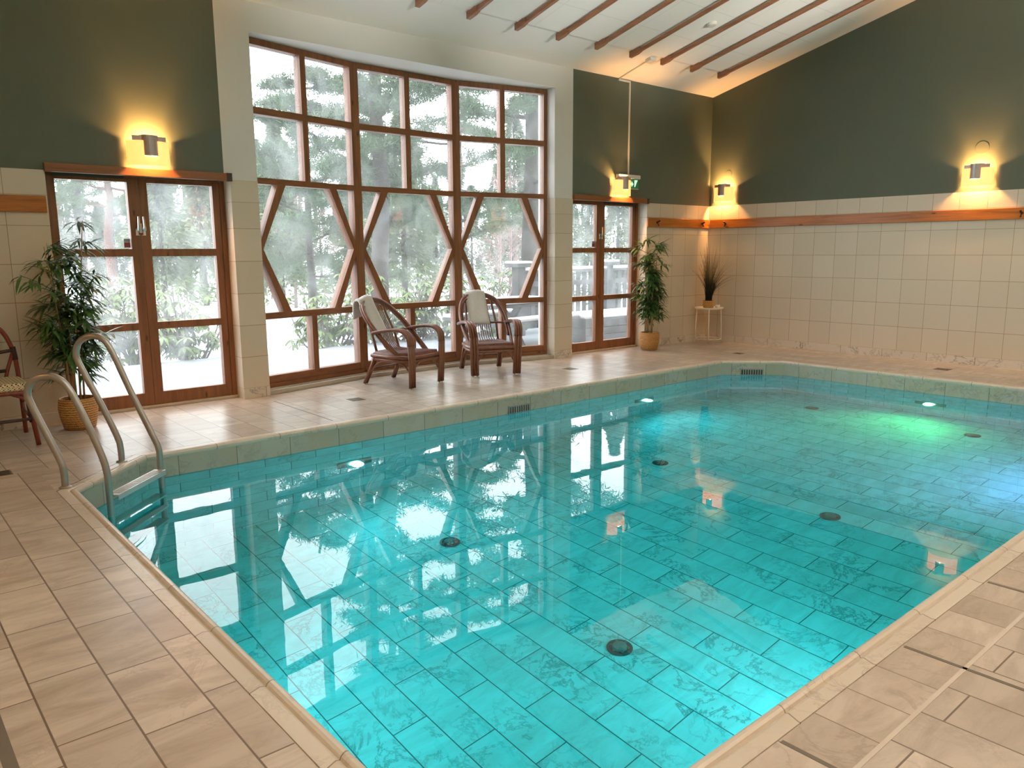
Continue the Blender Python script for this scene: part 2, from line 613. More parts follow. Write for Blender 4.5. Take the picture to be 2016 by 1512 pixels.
def build_floor():
    m = MB()
    o = 0.10
    x0, x1, y0, y1 = X0 - o, X1 + o, Y0 + o, Y1 - o
    c = CH + o * (2 - math.sqrt(2))

    def rect(a0, a1, b0, b1, mi, off=(0, 0)):
        pts = [(a0, b0), (a1, b0), (a1, b1), (a0, b1)]
        # long side of each marble slab runs along y
        m.prism([(p[0], p[1], -0.035) for p in pts], [(p[0], p[1], -0.0002) for p in pts], mi)
        m.face([(p[0], p[1], 0) for p in pts], [(p[1] + 20 + off[1], p[0] + 20.0 + off[0]) for p in pts], mi)
    rect(XL, 0, y0, 0.62, 2, (0.2 + 5.85 - 20, 7.855 + 10.75 - 20))
    rect(XL, x0, YB, y0, 1, (0.11, -0.01))
    rect(x1, 0, YB, y0, 0, (0.0, 0.0))
    rect(x0, x1, -6.365, y1, 3, (6.365 - 20 + 0.3, -0.005))
    rect(x0, x1, YB, -6.365, 0, (6.365 - 20 + 6.0, -0.005))
    for cx, cy, sx, sy in ((x0, y0, 1, -1), (x1, y0, -1, -1), (x0, y1, 1, 1), (x1, y1, -1, 1)):
        pts = [(cx, cy), (cx + sx * c, cy), (cx, cy + sy * c)]
        if sx * sy > 0:
            pass
        else:
            pts = [pts[0], pts[2], pts[1]]
        m.prism([(p[0], p[1], -0.035) for p in pts], [(p[0], p[1], -0.0002) for p in pts], 0)
        m.face([(p[0], p[1], 0) for p in pts], [(p[1] + 20, p[0] + 20.05) for p in pts], 0)
    return struct(m.build('floor', [M['deck'], M['deckL'], M['deckF'], M['deckS']]))


def build_joints():
    m = MB()
    for x in (-6.68, -7.49, -8.30):
        m.box(x - 0.008, x + 0.008, -7.9, -6.17, 0.0002, 0.0012)
    m.box(-9.99, -9.955, -7.0, -4.3, 0.0002, 0.0012)
    m.box(-7.205, -7.195, -1.45, -0.3, 0.0002, 0.0010)
    m.box(X0 + 0.3, X1, -6.372, -6.358, 0.0002, 0.0012, 1)
    o = m.build('trim_3', [M['jointstone'], M['palejoint']])
    o['label'] = 'dark stone expansion joints let into the deck'
    struct(o)


def build_coping():
    m = MB()
    prof = [(0.0, -0.036), (-0.004, -0.026), (-0.005, -0.012), (0.0, -0.002), (0.009, 0.004), (0.020, 0.005), (0.030, 0.001), (0.036, -0.007), (0.042, -0.003), (0.048, 0.0), (0.0955, 0.0003), (0.0962, -0.004), (0.1008, -0.004), (0.1008, -0.02)]
    d = per()
    v = 0.0
    for j in range(len(prof) - 1):
        A, B = oct_pts(prof[j][0]), oct_pts(prof[j + 1][0])
        for i in range(8):
            k = (i + 1) % 8
            m.face([(*A[i], prof[j][1]), (*A[k], prof[j][1]), (*B[k], prof[j + 1][1]), (*B[i], prof[j + 1][1])],
                   [(d[i], 0.3 + j * 0.02), (d[i + 1], 0.3 + j * 0.02), (d[i + 1], 0.32 + j * 0.02), (d[i], 0.32 + j * 0.02)])
    o = m.build('trim_1', M['coping'], smooth=True)
    o['label'] = 'rounded marble coping around the pool edge'
    return struct(o)


def build_basin():
    m = MB()
    P = oct_pts(0)
    d = per()
    for i in range(8):
        k = (i + 1) % 8
        a, b = P[i], P[k]
        za, zb = floor_z(a[0]), floor_z(b[0])
        zw = -0.197
        m.face([(*a, -0.036), (*b, -0.036), (*b, zw), (*a, zw)],
               [(d[i], 10 - 0.036 + 0.2), (d[i + 1], 10 - 0.036 + 0.2), (d[i + 1], 10 + zw + 0.2), (d[i], 10 + zw + 0.2)], 0)
        m.face([(*a, zw), (*b, zw), (*b, zb), (*a, za)],
               [(d[i], 10 + zw + 0.2), (d[i + 1], 10 + zw + 0.2), (d[i + 1], 10 + zb + 0.2), (d[i], 10 + za + 0.2)], 2)
    m.face([(*p, floor_z(p[0])) for p in reversed(P)], [(p[1] + 20.38, p[0] + 20.17) for p in reversed(P)], 1)
    o = m.build('pool_basin', [M['poolwall'], M['poolfloor'], M['litpoolwall']])
    o['label'] = 'marble lined swimming pool basin below the deck'
    return struct(o)


build_floor()
build_joints()
build_coping()
build_basin()
mw = MB()
mw.face([(*p, ZW) for p in reversed(oct_pts(0.0))])
wo = mw.build('water', M['water'])
wo['label'] = 'still turquoise water filling the pool'
struct(wo)


def tile_rows(z0, z1):
    """bands of tile rows with their own v range: full 0.3 rows, then the two cut rows at the top"""
    rows = [(SK + i * 0.3, SK + (i + 1) * 0.3, i * 0.3, (i + 1) * 0.3) for i in range(5)]
    rows += [(1.597, 1.835, 1.5, 1.8), (1.835, TT, 1.8, 2.1)]
    return [(max(a, z0), min(b, z1), va, vb) for a, b, va, vb in rows if b > z0 and a < z1]


def tile_face(m, A, B, uA, uB, mi=0, z0=0.0, z1=TT, lo=True):
    for a, b, va, vb in tile_rows(z0, z1):
        m.face([(A[0], A[1], a), (B[0], B[1], a), (B[0], B[1], b), (A[0], A[1], b)], [(uA, va), (uB, va), (uB, vb), (uA, vb)], mi)
    if lo:
        m.face([(A[0], A[1], 0), (B[0], B[1], 0), (B[0], B[1], SK), (A[0], A[1], SK)], [(uA, -0.1), (uB, -0.1), (uB, -0.003), (uA, -0.003)], mi)


T8 = 0.008


def build_back_wall():
    """window wall: tiled to TT, painted above, two door niches and the bay opening"""
    m = MB()   # materials: 0 tile, 1 green, 2 white
    zt = ceil_z(0)
    th = 0.30
    # left section beside the left door
    tile_face(m, (XL, -T8), (DLX, -T8), XL + 9.135 + 30, DLX + 9.135 + 30)
    m.box(XL, DLX, 0, th, 0, TT, 1)
    m.face([(XL, -T8, TT), (DLX, -T8, TT), (DLX, 0, TT), (XL, 0, TT)], None, 2)
    # above left door, up to the paint edge
    px = PX0 - 0.052
    m.box(XL, px, 0, th, TT, zt + 0.05, 1)
    m.box(px, PX0 + 0.0, 0, th, TT, zt + 0.05, 2)
    # left pier: tile below, white above
    tile_face(m, (PX0, -T8), (PX1, -T8), 0.003, 0.297)
    tile_face(m, (PX0, 0.2), (PX0, -T8), 0.003, 0.21)
    tile_face(m, (PX1, -T8), (PX1, 0.16), 0.01, 0.18)
    m.box(PX0 + 0.001, PX1 - 0.001, 0, th, 0, TT, 2)
    m.face([(PX0, -T8, TT), (PX1, -T8, TT), (PX1, 0.16, TT), (PX0, 0.16, TT)], None, 2)
    m.box(PX0, PX1, 0, th, TT, zt + 0.05, 2)
    # over the bay
    m.box(PX1, QX0, 0, th, 3.346, zt + 0.05, 2)
    # right pier
    tile_face(m, (QX0, -T8), (QX1, -T8), 0.003, 0.297)
    tile_face(m, (QX0, 0.16), (QX0, -T8), 0.09, 0.25)
    tile_face(m, (QX1, -T8), (QX1, 0.2), 0.003, 0.21)
    m.box(QX0 + 0.001, QX1 - 0.001, 0, th, 0, TT, 2)
    m.face([(QX0, -T8, TT), (QX1, -T8, TT), (QX1, 0.16, TT), (QX0, 0.16, TT)], None, 2)
    m.box(QX0, QX1, 0, th, TT, zt + 0.05, 2)
    # over the right door and right section
    m.box(QX1, DRX, 0, th, DOORH + 0.02, zt + 0.05, 1)
    m.box(DRX, 0, 0, th, TT, zt + 0.05, 1)
    tile_face(m, (DRX, -T8), (0, -T8), DRX + 0.28 + 30, 0.28 + 30)
    tile_face(m, (DRX, 0.2), (DRX, -T8), 0.08, 0.29)
    m.box(DRX + 0.001, 0, 0, th, 0, TT, 2)
    m.face([(DRX, -T8, TT), (0, -T8, TT), (0, 0, TT), (DRX, 0, TT)], None, 2)
    struct(m.build('wall_back', [M['tile'], M['green'], M['white']]))
    # bay: roof, soffit and outer cheeks
    b = MB()
    lo = [(PX1, 0.301), (QX0, 0.301), (-4.40, 0.62), (-5.87, 0.62)]
    b.prism([(x, y, 3.346) for x, y in lo], [(x, y, 3.62) for x, y in lo])
    o = b.build('ceiling_bay', M['white'])
    o['label'] = 'white soffit over the bay window'
    struct(o)


def build_right_wall():
    m = MB()
    zt = ceil_z
    tile_face(m, (-T8, 0.0), (-T8, YB), 30.0 - 0.2276 - 0.0, 30.0 - 0.2276 - YB)
    m.prism([(0, 0.3, 0), (0, YB, 0), (0, YB, TT), (0, 0.3, TT)], [(0.2, 0.3, 0), (0.2, YB, 0), (0.2, YB, TT), (0.2, 0.3, TT)], 1)
    m.prism([(0, 0.3, TT), (0, YB, TT), (0, YB, zt(YB) + 0.05), (0, 0.3, zt(0.3) + 0.05)],
            [(0.2, 0.3, TT), (0.2, YB, TT), (0.2, YB, zt(YB) + 0.05), (0.2, 0.3, zt(0.3) + 0.05)], 1)
    m.face([(-T8, 0, TT), (-T8, YB, TT), (0, YB, TT), (0, 0, TT)], None, 2)
    struct(m.build('wall_right', [M['tile'], M['green'], M['white']]))


def build_other_walls():
    m = MB()
    tile_face(m, (0, YB + T8), (XL, YB + T8), 0, -XL)
    m.box(XL, 0, YB - 0.2, YB, 0, TT, 1)
    m.box(XL, 0, YB - 0.2, YB, TT, ceil_z(YB) + 0.05, 1)
    struct(m.build('wall_front', [M['tile'], M['green']]))
    m = MB()
    tile_face(m, (XL + T8, YB), (XL + T8, 0), 0, -YB)
    zt = ceil_z
    m.prism([(XL - 0.2, 0.3, 0), (XL - 0.2, YB, 0), (XL - 0.2, YB, zt(YB) + 0.05), (XL - 0.2, 0.3, zt(0.3) + 0.05)],
            [(XL, 0.3, 0), (XL, YB, 0), (XL, YB, zt(YB) + 0.05), (XL, 0.3, zt(0.3) + 0.05)], 1)
    struct(m.build('wall_left', [M['tile'], M['green']]))
    # ceiling slab
    m = MB()
    a, b = 0.31, YB - 0.2
    m.prism([(XL - 0.2, a, ceil_z(a)), (0.2, a, ceil_z(a)), (0.2, b, ceil_z(b)), (XL - 0.2, b, ceil_z(b))],
            [(XL - 0.2, a, ceil_z(a) + 0.2), (0.2, a, ceil_z(a) + 0.2), (0.2, b, ceil_z(b) + 0.2), (XL - 0.2, b, ceil_z(b) + 0.2)])
    struct(m.build('ceiling', M['ceil']))
    # acoustic boards fixed under the slab, their edge stops short of the window wall
    m = MB()
    a, b, t = -0.66, YB + 0.02, 0.018
    P = [(XL + 0.05, a), (-0.28, a), (-0.28, b), (XL + 0.05, b)]
    m.face([(x, y, ceil_z(y) - t) for x, y in P], [(x + 30.0, -y + 30.24) for x, y in P])
    n = 4
    for i in range(n):
        p, q = P[i], P[(i + 1) % n]
        m.face([(p[0], p[1], ceil_z(p[1]) - t), (p[0], p[1], ceil_z(p[1]) + 0.01), (q[0], q[1], ceil_z(q[1]) + 0.01), (q[0], q[1], ceil_z(q[1]) - t)], [(30.3, 30.3)] * 4)
    o = m.build('ceiling_panel', M['panel'])
    o['label'] = 'pale acoustic boards under the sloping ceiling'
    struct(o)


build_back_wall()
build_right_wall()
build_other_walls()


def skirt(name, segs):
    m = MB()
    for (x0, y0), (x1, y1), (nx, ny) in segs:
        t = 0.016
        a, b = (x0, y0), (x1, y1)
        c, d = (x1 + nx * t, y1 + ny * t), (x0 + nx * t, y0 + ny * t)
        L = math.hypot(x1 - x0, y1 - y0)
        m.face([(*d, 0), (*c, 0), (*c, SK), (*d, SK)], [(x0 + y0, 0.2), (x0 + y0 + L, 0.2), (x0 + y0 + L, 0.3), (x0 + y0, 0.3)])
        m.face([(*d, SK), (*c, SK), (*b, SK), (*a, SK)], [(0.2, 0.5)] * 4)
        m.face([(*a, 0), (*d, 0), (*d, SK), (*a, SK)], [(0.2, 0.5)] * 4)
        m.face([(*c, 0), (*b, 0), (*b, SK), (*c, SK)], [(0.2, 0.5)] * 4)
    struct(m.build(name, M['skirt']))


skirt('baseboard_back', [((XL, -T8), (DLX, -T8), (0, -1)), ((DRX, -T8), (0, -T8), (0, -1)), ((PX0, -T8), (PX1, -T8), (0, -0.25)), ((QX0, -T8), (QX1, -T8), (0, -0.25))])
skirt('baseboard_right', [((-T8, 0), (-T8, YB), (-1, 0))])

# ------------------------------------------------------------------ bay window
def build_window():
    root = thing('window_1', None, None, kind='structure')
    P = [Vector((PX1 + 0.005, 0.135)), Vector((-5.815, 0.405)), Vector((-4.465, 0.43)), Vector((QX0, 0.135))]
    zt, zb = 3.342, 0.05
    A0, A1 = 2.666, 2.73
    B0, B1 = 2.025, 2.082
    C0, C1 = 0.727, 0.79
    D1 = 0.165
    T0 = 3.285
    dep = 0.10
    nrm = []
    for i in range(3):
        t = (P[i + 1] - P[i]).normalized()
        nrm.append((t, Vector((-t.y, t.x)), (P[i + 1] - P[i]).length))

    def F(i):
        t, n, L = nrm[i]
        def f(s, z, d):
            p = P[i] + t * s + n * d
            return (p.x, p.y, z)
        return f
    # corner mullions and end jambs
    for i in (1, 2):
        ta, na, La = nrm[i - 1]
        tb, nb, Lb = nrm[i]
        w = 0.052
        a, c = P[i] - ta * w, P[i] + tb * w
        bis = (na + nb).normalized()
        pts = [a, P[i], c, c + nb * dep, P[i] + bis * dep, a + na * dep]
        m = MB()
        m.prism([(p.x, p.y, zb) for p in pts], [(p.x, p.y, zt) for p in pts])
        m.build('mullion', M['wz'], root)
    ends = MB()
    L2 = nrm[2][2]
    ends.bar(F(0), 0.0, 0.055, zb, zt, 0, dep)
    ends.bar(F(2), L2 - 0.05, L2, zb, zt, 0, dep)
    for i in range(3):
        L = nrm[i][2]
        ends.bar(F(i), 0.0, L, T0, zt, 0.001, dep)
    ends.build('frame', M['wz'], root)
    for i in range(3):
        f = F(i)
        L = nrm[i][2]
        s0 = 0.05 if i == 0 else 0.046
        s1 = L - (0.05 if i == 2 else 0.046)
        mid = (s0 + s1) / 2
        for z0, z1 in ((A0, A1), (B0, B1), (C0, C1)):
            m = MB()
            m.bar(f, s0, s1, z0, z1, 0.004, dep)
            m.build('transom', M['wx'], root)
        m = MB()
        m.bar(f, s0, s1, 0.092, D1, 0.006, dep)
        m.bar(f, s0 - 0.02, s1 + 0.02, zb, 0.092, -0.012, dep)
        m.build('bottom_rail', M['wx'], root)
        for z0, z1 in ((A1, T0), (B1, A0), (D1, C0)):
            m = MB()
            m.bar(f, mid - 0.033, mid + 0.033, z0, z1, 0.002, dep)
            m.build('mullion', M['wz'], root)
            for a, b in ((s0, mid - 0.03), (mid + 0.03, s1)):
                g = MB()
                g.bar(f, a, b, z0, z1, 0.036, 0.048)
                g.build('pane', M['glass'], root)
        # hexagon
        w = s1 - s0
        zm = (B0 + C1) / 2
        q1, q3 = s0 + 0.235 * w, s0 + 0.765 * w
        h = 0.042
        hexa = []
        for (sa, za, sb, zb2) in ((q1, B0, s0 - 0.012, zm), (s0 - 0.012, zm, q1, C1), (q3, B0, s1 + 0.012, zm), (s1 + 0.012, zm, q3, C1)):
            dx, dz = sb - sa, zb2 - za
            # horizontal half width of a bar h thick either side
            k = h * math.hypot(dx, dz) / abs(dz)
            quad = [(sa - k, za), (sa + k, za), (sb + k, zb2), (sb - k, zb2)]
            quad = [(min(max(s, s0 - 0.02), s1 + 0.02), z) for s, z in quad]
            m = MB()
            m.prism([f(s, z, 0.005) for s, z in quad], [f(s, z, dep) for s, z in quad])
            m.build('diagonal_bar', M['wz'], root)
        g = MB()
        pts = [(q1, B0), (q3, B0), (s1, zm), (q3, C1), (q1, C1), (s0, zm)]
        g.prism([f(s, z, 0.036) for s, z in pts], [f(s, z, 0.048) for s, z in pts])
        g.build('pane', M['glass'], root)
        for tri in ([(s0, B0), (q1, B0), (s0, zm)], [(q3, B0), (s1, B0), (s1, zm)], [(s0, zm), (q1, C1), (s0, C1)], [(s1, zm), (s1, C1), (q3, C1)]):
            g = MB()
            g.prism([f(s, z, 0.0345) for s, z in tri], [f(s, z, 0.0355) for s, z in tri])
            g.build('pane', M['glass'], root)
    # stone sill with a dark slot behind the nosing
    m = MB()
    fr = [(PX1, 0.015), (-5.80, 0.285), (-4.49, 0.30), (QX0, 0.005)]
    off = lambda d: [(x, y + d) for x, y in fr]
    def strip(d0, d1, z0, z1, mi):
        a, b = off(d0), off(d1)
        for i in range(3):
            m.prism([(*a[i], z0), (*a[i + 1], z0), (*b[i + 1], z0), (*b[i], z0)], [(*a[i], z1), (*a[i + 1], z1), (*b[i + 1], z1), (*b[i], z1)], mi)
    strip(0.0, 0.045, 0.0, 0.042, 0)
    strip(0.045, 0.062, 0.0, 0.03, 1)
    strip(0.062, 0.30, 0.0, 0.048, 0)
    o = m.build('trim_2', [M['sill'], M['dark']], bevel=0.004)
    o['label'] = 'low stone sill with a slot under the bay window'
    struct(o)


build_window()

# ------------------------------------------------------------------ doors
def build_door(name, x0, x1, split, casing, handed):
    root = thing(name, None, None, kind='structure')
    y = 0.165
    d = 0.07
    zt = DOORH + 0.02
    m = MB()
    j = 0.045
    m.box(x0, x0 + j, y - 0.01, y + d + 0.02, 0, zt)
    m.box(x1 - j, x1, y - 0.01, y + d + 0.02, 0, zt)
    m.box(x0 + j, x1 - j, y - 0.01, y + d + 0.02, zt - 0.035, zt)
    m.build('frame', M['wz'], root)
    m = MB()
    m.box(x0, x1, y - 0.045, y + 0.12, 0.0, 0.022)
    m.build('threshold', M['sill'], root, bevel=0.003)
    if casing:
        m = MB()
        m.box(*casing, -0.035, -0.001, 2.018, 2.086)
        m.build('head_casing', M['wx'], root, bevel=0.004)
        m = MB()
        m.box(casing[1] - 0.048, casing[1] + 0.0015, -0.037, -0.0005, 2.016, 2.088)
        m.build('casing_end', M['darkwrap'], root)
    rails = [(0.024, 0.135), (0.705, 0.768), (1.350, 1.414), (1.982, zt - 0.036)]
    for k, (a, b) in enumerate(((x0 + j + 0.003, split - 0.002), (split + 0.002, x1 - j - 0.003))):
        l, r = (0.045, 0.078) if k == 0 else (0.078, 0.06)
        m = MB()
        m.box(a, a + l, y, y + d, 0.024, zt - 0.036)
        m.box(b - r, b, y, y + d, 0.024, zt - 0.036)
        for z0, z1 in rails:
            m.box(a + l, b - r, y + 0.002, y + d, z0, z1)
        leaf = m.build('leaf', M['wz'], root)
        for q in range(3):
            g = MB()
            g.box(a + l, b - r, y + 0.035, y + 0.047, rails[q][1], rails[q + 1][0])
            g.build('pane', M['doorglass'], leaf)
        # lever handle standing upright on its rose
        hx = (b - 0.022) if k == 0 else (a + 0.022)
        sgn = 1 if k == 0 else -1
        h = MB()
        h.box(hx - 0.017, hx + 0.017, y - 0.008, y, 1.53, 1.60)
        h.tube([(hx, y - 0.004, 1.575), (hx, y - 0.048, 1.575), (hx, y - 0.052, 1.60), (hx + sgn * 0.004, y - 0.052, 1.69)], [0.010, 0.010, 0.011, 0.010], 8)
        h.build('handle', M['chrome'], leaf, smooth=False)
        if k == 0:
            st = MB()
            st.box(b - r - 0.055, b - r - 0.004, y + 0.030, y + 0.0335, rails[2][1] + 0.012, rails[2][1] + 0.058)
            st.build('sticker', M['redsticker'], leaf)
            st = MB()
            st.box(b - r - 0.055, b - r - 0.004, y + 0.030, y + 0.0335, rails[2][1] + 0.059, rails[2][1] + 0.088)
            st.build('sticker', M['greysticker'], leaf)
    # trickle vent slot
    m = MB()
    a, b = (x0 + j + 0.03, split - 0.1) if handed else (split + 0.05, x1 - j - 0.06)
    m.box(a, b, y - 0.014, y - 0.001, 2.004, 2.03)
    m.build('vent_slot', M['dark'], root)
    if handed:
        m = MB()
        m.box(split - 0.018, split + 0.018, y - 0.012, y - 0.002, 1.535, 1.655)
        t = m.build('door_seal_tag', M['redsticker'], root)
        m = MB()
        m.box(split - 0.012, split + 0.012, y - 0.014, y - 0.0121, 1.552, 1.634)
        m.build('paper_insert', M['plastic'], t)
    return root


build_door('door_1', DLX, PX0, -8.118, (DLX - 0.004, PX0 + 0.008), True)
build_door('door_2', QX1, DRX, -2.232, (QX1 + 0.004, DRX + 0.012), False)


# ------------------------------------------------------------------ wall lamps
def make_lamp(label, loc, rz):
    root = thing('wall_lamp', label, 'lamp', loc, rz, 'opal glass wall lamps')
    # local: x along wall, -y into the room, z up from the lower edge of the glass
    def arc(w, y0, dp, t):
        return (w * math.cos(t), -(y0 + dp * math.sin(t)))
    n = 28
    th = 0.006
    m = MB()
    cols = []
    for i in range(n + 1):
        t = PI * i / n
        x, y = arc(0.172, 0.012, 0.098, t)
        xi, yi = arc(0.172 - th, 0.012, 0.098 - th, t)
        top = 0.20
        cols.append((x, y, xi, yi, top, abs(x) < 0.072))
    for i in range(n):
        a, b = cols[i], cols[i + 1]
        top = 0.076 if (a[5] and b[5]) else 0.20
        lo = [(a[0], a[1]), (b[0], b[1]), (b[2], b[3]), (a[2], a[3])]
        m.prism([(*p, 0.0) for p in lo], [(*p, top) for p in lo])
    m.build('glass_shade', M['lampglass'], root)
    m = MB()
    k = 12
    for i in range(k):
        t0, t1 = PI * i / k, PI * (i + 1) / k
        a = arc(0.074, 0.05, 0.078, t0)
        b = arc(0.074, 0.05, 0.078, t1)
        c = arc(0.071, 0.05, 0.075, t1)
        e = arc(0.071, 0.05, 0.075, t0)
        m.prism([(*p, 0.078) for p in (a, b, c, e)], [(*p, 0.246) for p in (a, b, c, e)])
    for sx in (-1, 1):
        lo = [(sx * 0.060, -0.088), (sx * 0.135, -0.072), (sx * 0.135, -0.069), (sx * 0.060, -0.085)]
        if sx < 0:
            lo = lo[::-1]
        m.prism([(*p, 0.196) for p in lo], [(*p, 0.240) for p in lo])
    m.build('metal_shield', M['lampmetal'], root)
    m = MB()
    m.box(-0.10, 0.10, -0.012, 0.0, 0.05, 0.19)
    m.box(-0.012, 0.012, -0.062, -0.012, 0.085, 0.105)
    m.build('back_plate', M['whitemetal'], root)
    for sx in (-1, 1):
        m = MB()
        m.lathe([(0.0, 0.04), (0.012, 0.045), (0.018, 0.07), (0.018, 0.09), (0.010, 0.12), (0.0, 0.125)], (sx * 0.095, -0.045, 0.03), 10)
        m.build('bulb', M['bulb'], root, smooth=True)
    l = bpy.data.lights.new('lamp_light', 'POINT')
    l.color = (1.0, 0.47, 0.14)
    l.energy = LAMP_W
    l.shadow_soft_size = 0.03
    lo = bpy.data.objects.new('lamp_light', l)
    lo.parent = root
    lo.location = (0, -0.068, 0.125)
    COL.objects.link(lo)
    return root


lamp = make_lamp('lit wall lamp above the left double door beside the potted palm', (-8.055, 0, 2.105), 0)
dup(lamp, (-2.04, 0, 2.105), 0, 'lit wall lamp above the right double door covering the exit sign')
dup(lamp, (0, -0.27, 2.09), -PI / 2, 'lit wall lamp in the room corner above the small white table')
dup(lamp, (0, -3.70, 2.09), -PI / 2, 'lit wall lamp on the long tiled wall, away from the corner')
dup(lamp, (0, -7.13, 2.09), -PI / 2, 'lit wall lamp at the near end of the long tiled wall')
for x in (-2.0, -4.6, -7.2, -9.8):  # out of view, added to raise the room brightness
    dup(lamp, (x, YB, 2.09), PI, 'added unseen wall lamp brightening the room from behind the viewer')
for y in (-1.8, -4.4, -7.0):  # more added lamps out of view, again for room brightness
    dup(lamp, (XL, y, 2.09), PI / 2, 'added unseen wall lamp brightening the room from the left end wall')

def area(name, parent, loc, rot, sx, sy, col, w):
    l = bpy.data.lights.new(name, 'AREA')
    l.shape = 'RECTANGLE'
    l.size, l.size_y = sx, sy
    l.color = col
    l.energy = w
    o = bpy.data.objects.new(name, l)
    o.parent = parent
    o.location = loc
    o.rotation_euler = rot
    COL.objects.link(o)


# open topped uplight trough along the rear wall and panel lights over the near deck (both unseen, added as fill)
tr = thing('fill_uplight_trough', 'added unseen uplight trough brightening the ceiling, high on the wall behind the viewer', 'light', (-5.6, YB + 0.001, 3.0))
m = MB()
m.box(-5.0, 5.0, 0.0, 0.02, 0.0, 0.16)
m.box(-5.0, 5.0, 0.02, 0.24, 0.0, 0.02)
m.box(-5.0, 5.0, 0.22, 0.24, 0.02, 0.12)
m.build('housing', M['plastic'], tr)
area('trough_fill', tr, (0, 0.12, 0.06), (PI - 0.95, 0, 0), 9.8, 0.12, (1.0, 0.93, 0.85), UP_W)
for x in (-2.3, -4.6, -6.9):  # unseen spots, added only to lift the ceiling brightness
    c = thing('fill_spotlight', 'added unseen spotlight brightening the ceiling, on the wall behind the viewer', 'light', (x, YB + 0.001, 2.62), 0, 'added ceiling fill spotlights')
    m = MB()
    m.box(-0.04, 0.04, 0.0, 0.03, -0.04, 0.04)
    m.build('wall_plate', M['plastic'], c)
    m = MB()
    m.tube([(0, 0.03, 0.0), (0, 0.10, 0.012)], 0.012, 8)
    m.tube([(0, 0.075, 0.01), (0, 0.19, 0.03)], 0.05, 16, False)
    m.build('head', M['plastic'], c)
    l = bpy.data.lights.new('ceiling_fill', 'SPOT')
    l.color = (1.0, 0.95, 0.88)
    l.energy = SPOT_W
    l.spot_size = 0.46
    l.spot_blend = 1.0
    l.shadow_soft_size = 0.0
    q = bpy.data.objects.new('ceiling_fill', l)
    q.parent = c
    q.location = (0, 0.2, 0.035)
    q.rotation_euler = Vector((0.10, 1, 0.275)).to_track_quat('-Z', 'Y').to_euler()
    COL.objects.link(q)
for i, x in enumerate((-2.2, -5.2, -8.2, -10.6)):  # added panels out of view, fill light for the near deck
    c = thing('fill_ceiling_light', 'added unseen panel light brightening the near deck from the ceiling', 'light', (x, -7.75, ceil_z(-7.75) - 0.02), 0, 'added fill panels behind the viewer')
    c.rotation_euler = (-math.atan(KC), 0, 0)
    m = MB()
    m.box(-0.32, 0.32, -0.32, 0.32, -0.05, 0.0)
    m.build('housing', M['plastic'], c)
    area('panel_fill', c, (0, 0, -0.056), (0, 0, 0), 0.56, 0.56, (1.0, 0.84, 0.66), DOWN_W)


# ------------------------------------------------------------------ pool lights, inlets, skimmers, drains
def make_pool_light(label, loc, rz, lens, colr, power):
    root = thing('pool_light', label, 'light', loc, rz, 'underwater pool lights')
    m = MB()
    m.box(-0.16, 0.16, -0.012, 0.0, -0.075, 0.075)
    m.build('niche_frame', M['grille'], root, bevel=0.004)
    m = MB()
    m.lathe([(0.0, 0.026), (0.035, 0.022), (0.050, 0.012), (0.052, 0.0)], (0, 0, 0), 20)
    o = m.build('lens', lens, root, smooth=True)
    o.rotation_euler = (PI / 2, 0, 0)
    o.location = (0, -0.012, 0)
    l = bpy.data.lights.new('pool_glow', 'SPOT')
    l.color = colr
    l.energy = power
    l.spot_size = 2.8
    l.spot_blend = 1.0
    l.shadow_soft_size = 0.05
    q = bpy.data.objects.new('pool_glow', l)
    q.parent = root
    q.location = (0, -0.06, 0)
    q.rotation_euler = (-(PI / 2 - 0.20), 0, 0)
    COL.objects.link(q)
    return root


CY = (0.50, 0.93, 1.0)
make_pool_light('cyan underwater light in the far pool wall, nearest the ladder', (-7.107, Y0, -0.78), 0, M['lens_cyan'], CY, POOL_W * 0.7)
make_pool_light('cyan underwater light in the far pool wall towards the right door', (-3.394, Y0, -0.77), 0, M['lens_cyan'], CY, POOL_W * 0.7)
make_pool_light('green glowing underwater light in the right end pool wall', (X1, -3.90, -0.735), -PI / 2, M['lens_green'], (0.50, 1.0, 0.30), POOL_W * 1.1)
make_pool_light('underwater light in the near pool wall, towards the right', (-3.2, Y1, -0.78), PI, M['lens_cyan'], (1.0, 0.45, 1.0), POOL_W * 1.6)
make_pool_light('underwater light in the near pool wall, towards the left', (-6.9, Y1, -0.78), PI, M['lens_cyan'], CY, POOL_W * 1.3)
make_pool_light('underwater light in the left end pool wall', (X0, -3.90, -0.78), PI / 2, M['lens_cyan'], CY, POOL_W)


def make_inlet(label, loc):
    root = thing('floor_inlet', label, 'pool fitting', loc, 0, 'round inlets in the pool floor')
    m = MB()
    m.lathe([(0.075, 0.0), (0.075, 0.008), (0.06, 0.014), (0.048, 0.012)], (0, 0, 0), 24)
    m.build('flange', M['dark'], root, smooth=False)
    m = MB()
    m.lathe([(0.046, 0.012), (0.040, 0.03), (0.022, 0.04), (0.0, 0.042)], (0, 0, 0), 18)
    for k in range(6):
        a = k * PI / 3
        m.box(0.05 * math.cos(a) - 0.006, 0.05 * math.cos(a) + 0.006, 0.05 * math.sin(a) - 0.006, 0.05 * math.sin(a) + 0.006, 0.01, 0.024)
    m.build('dome', M['grille'], root, smooth=False)
    return root


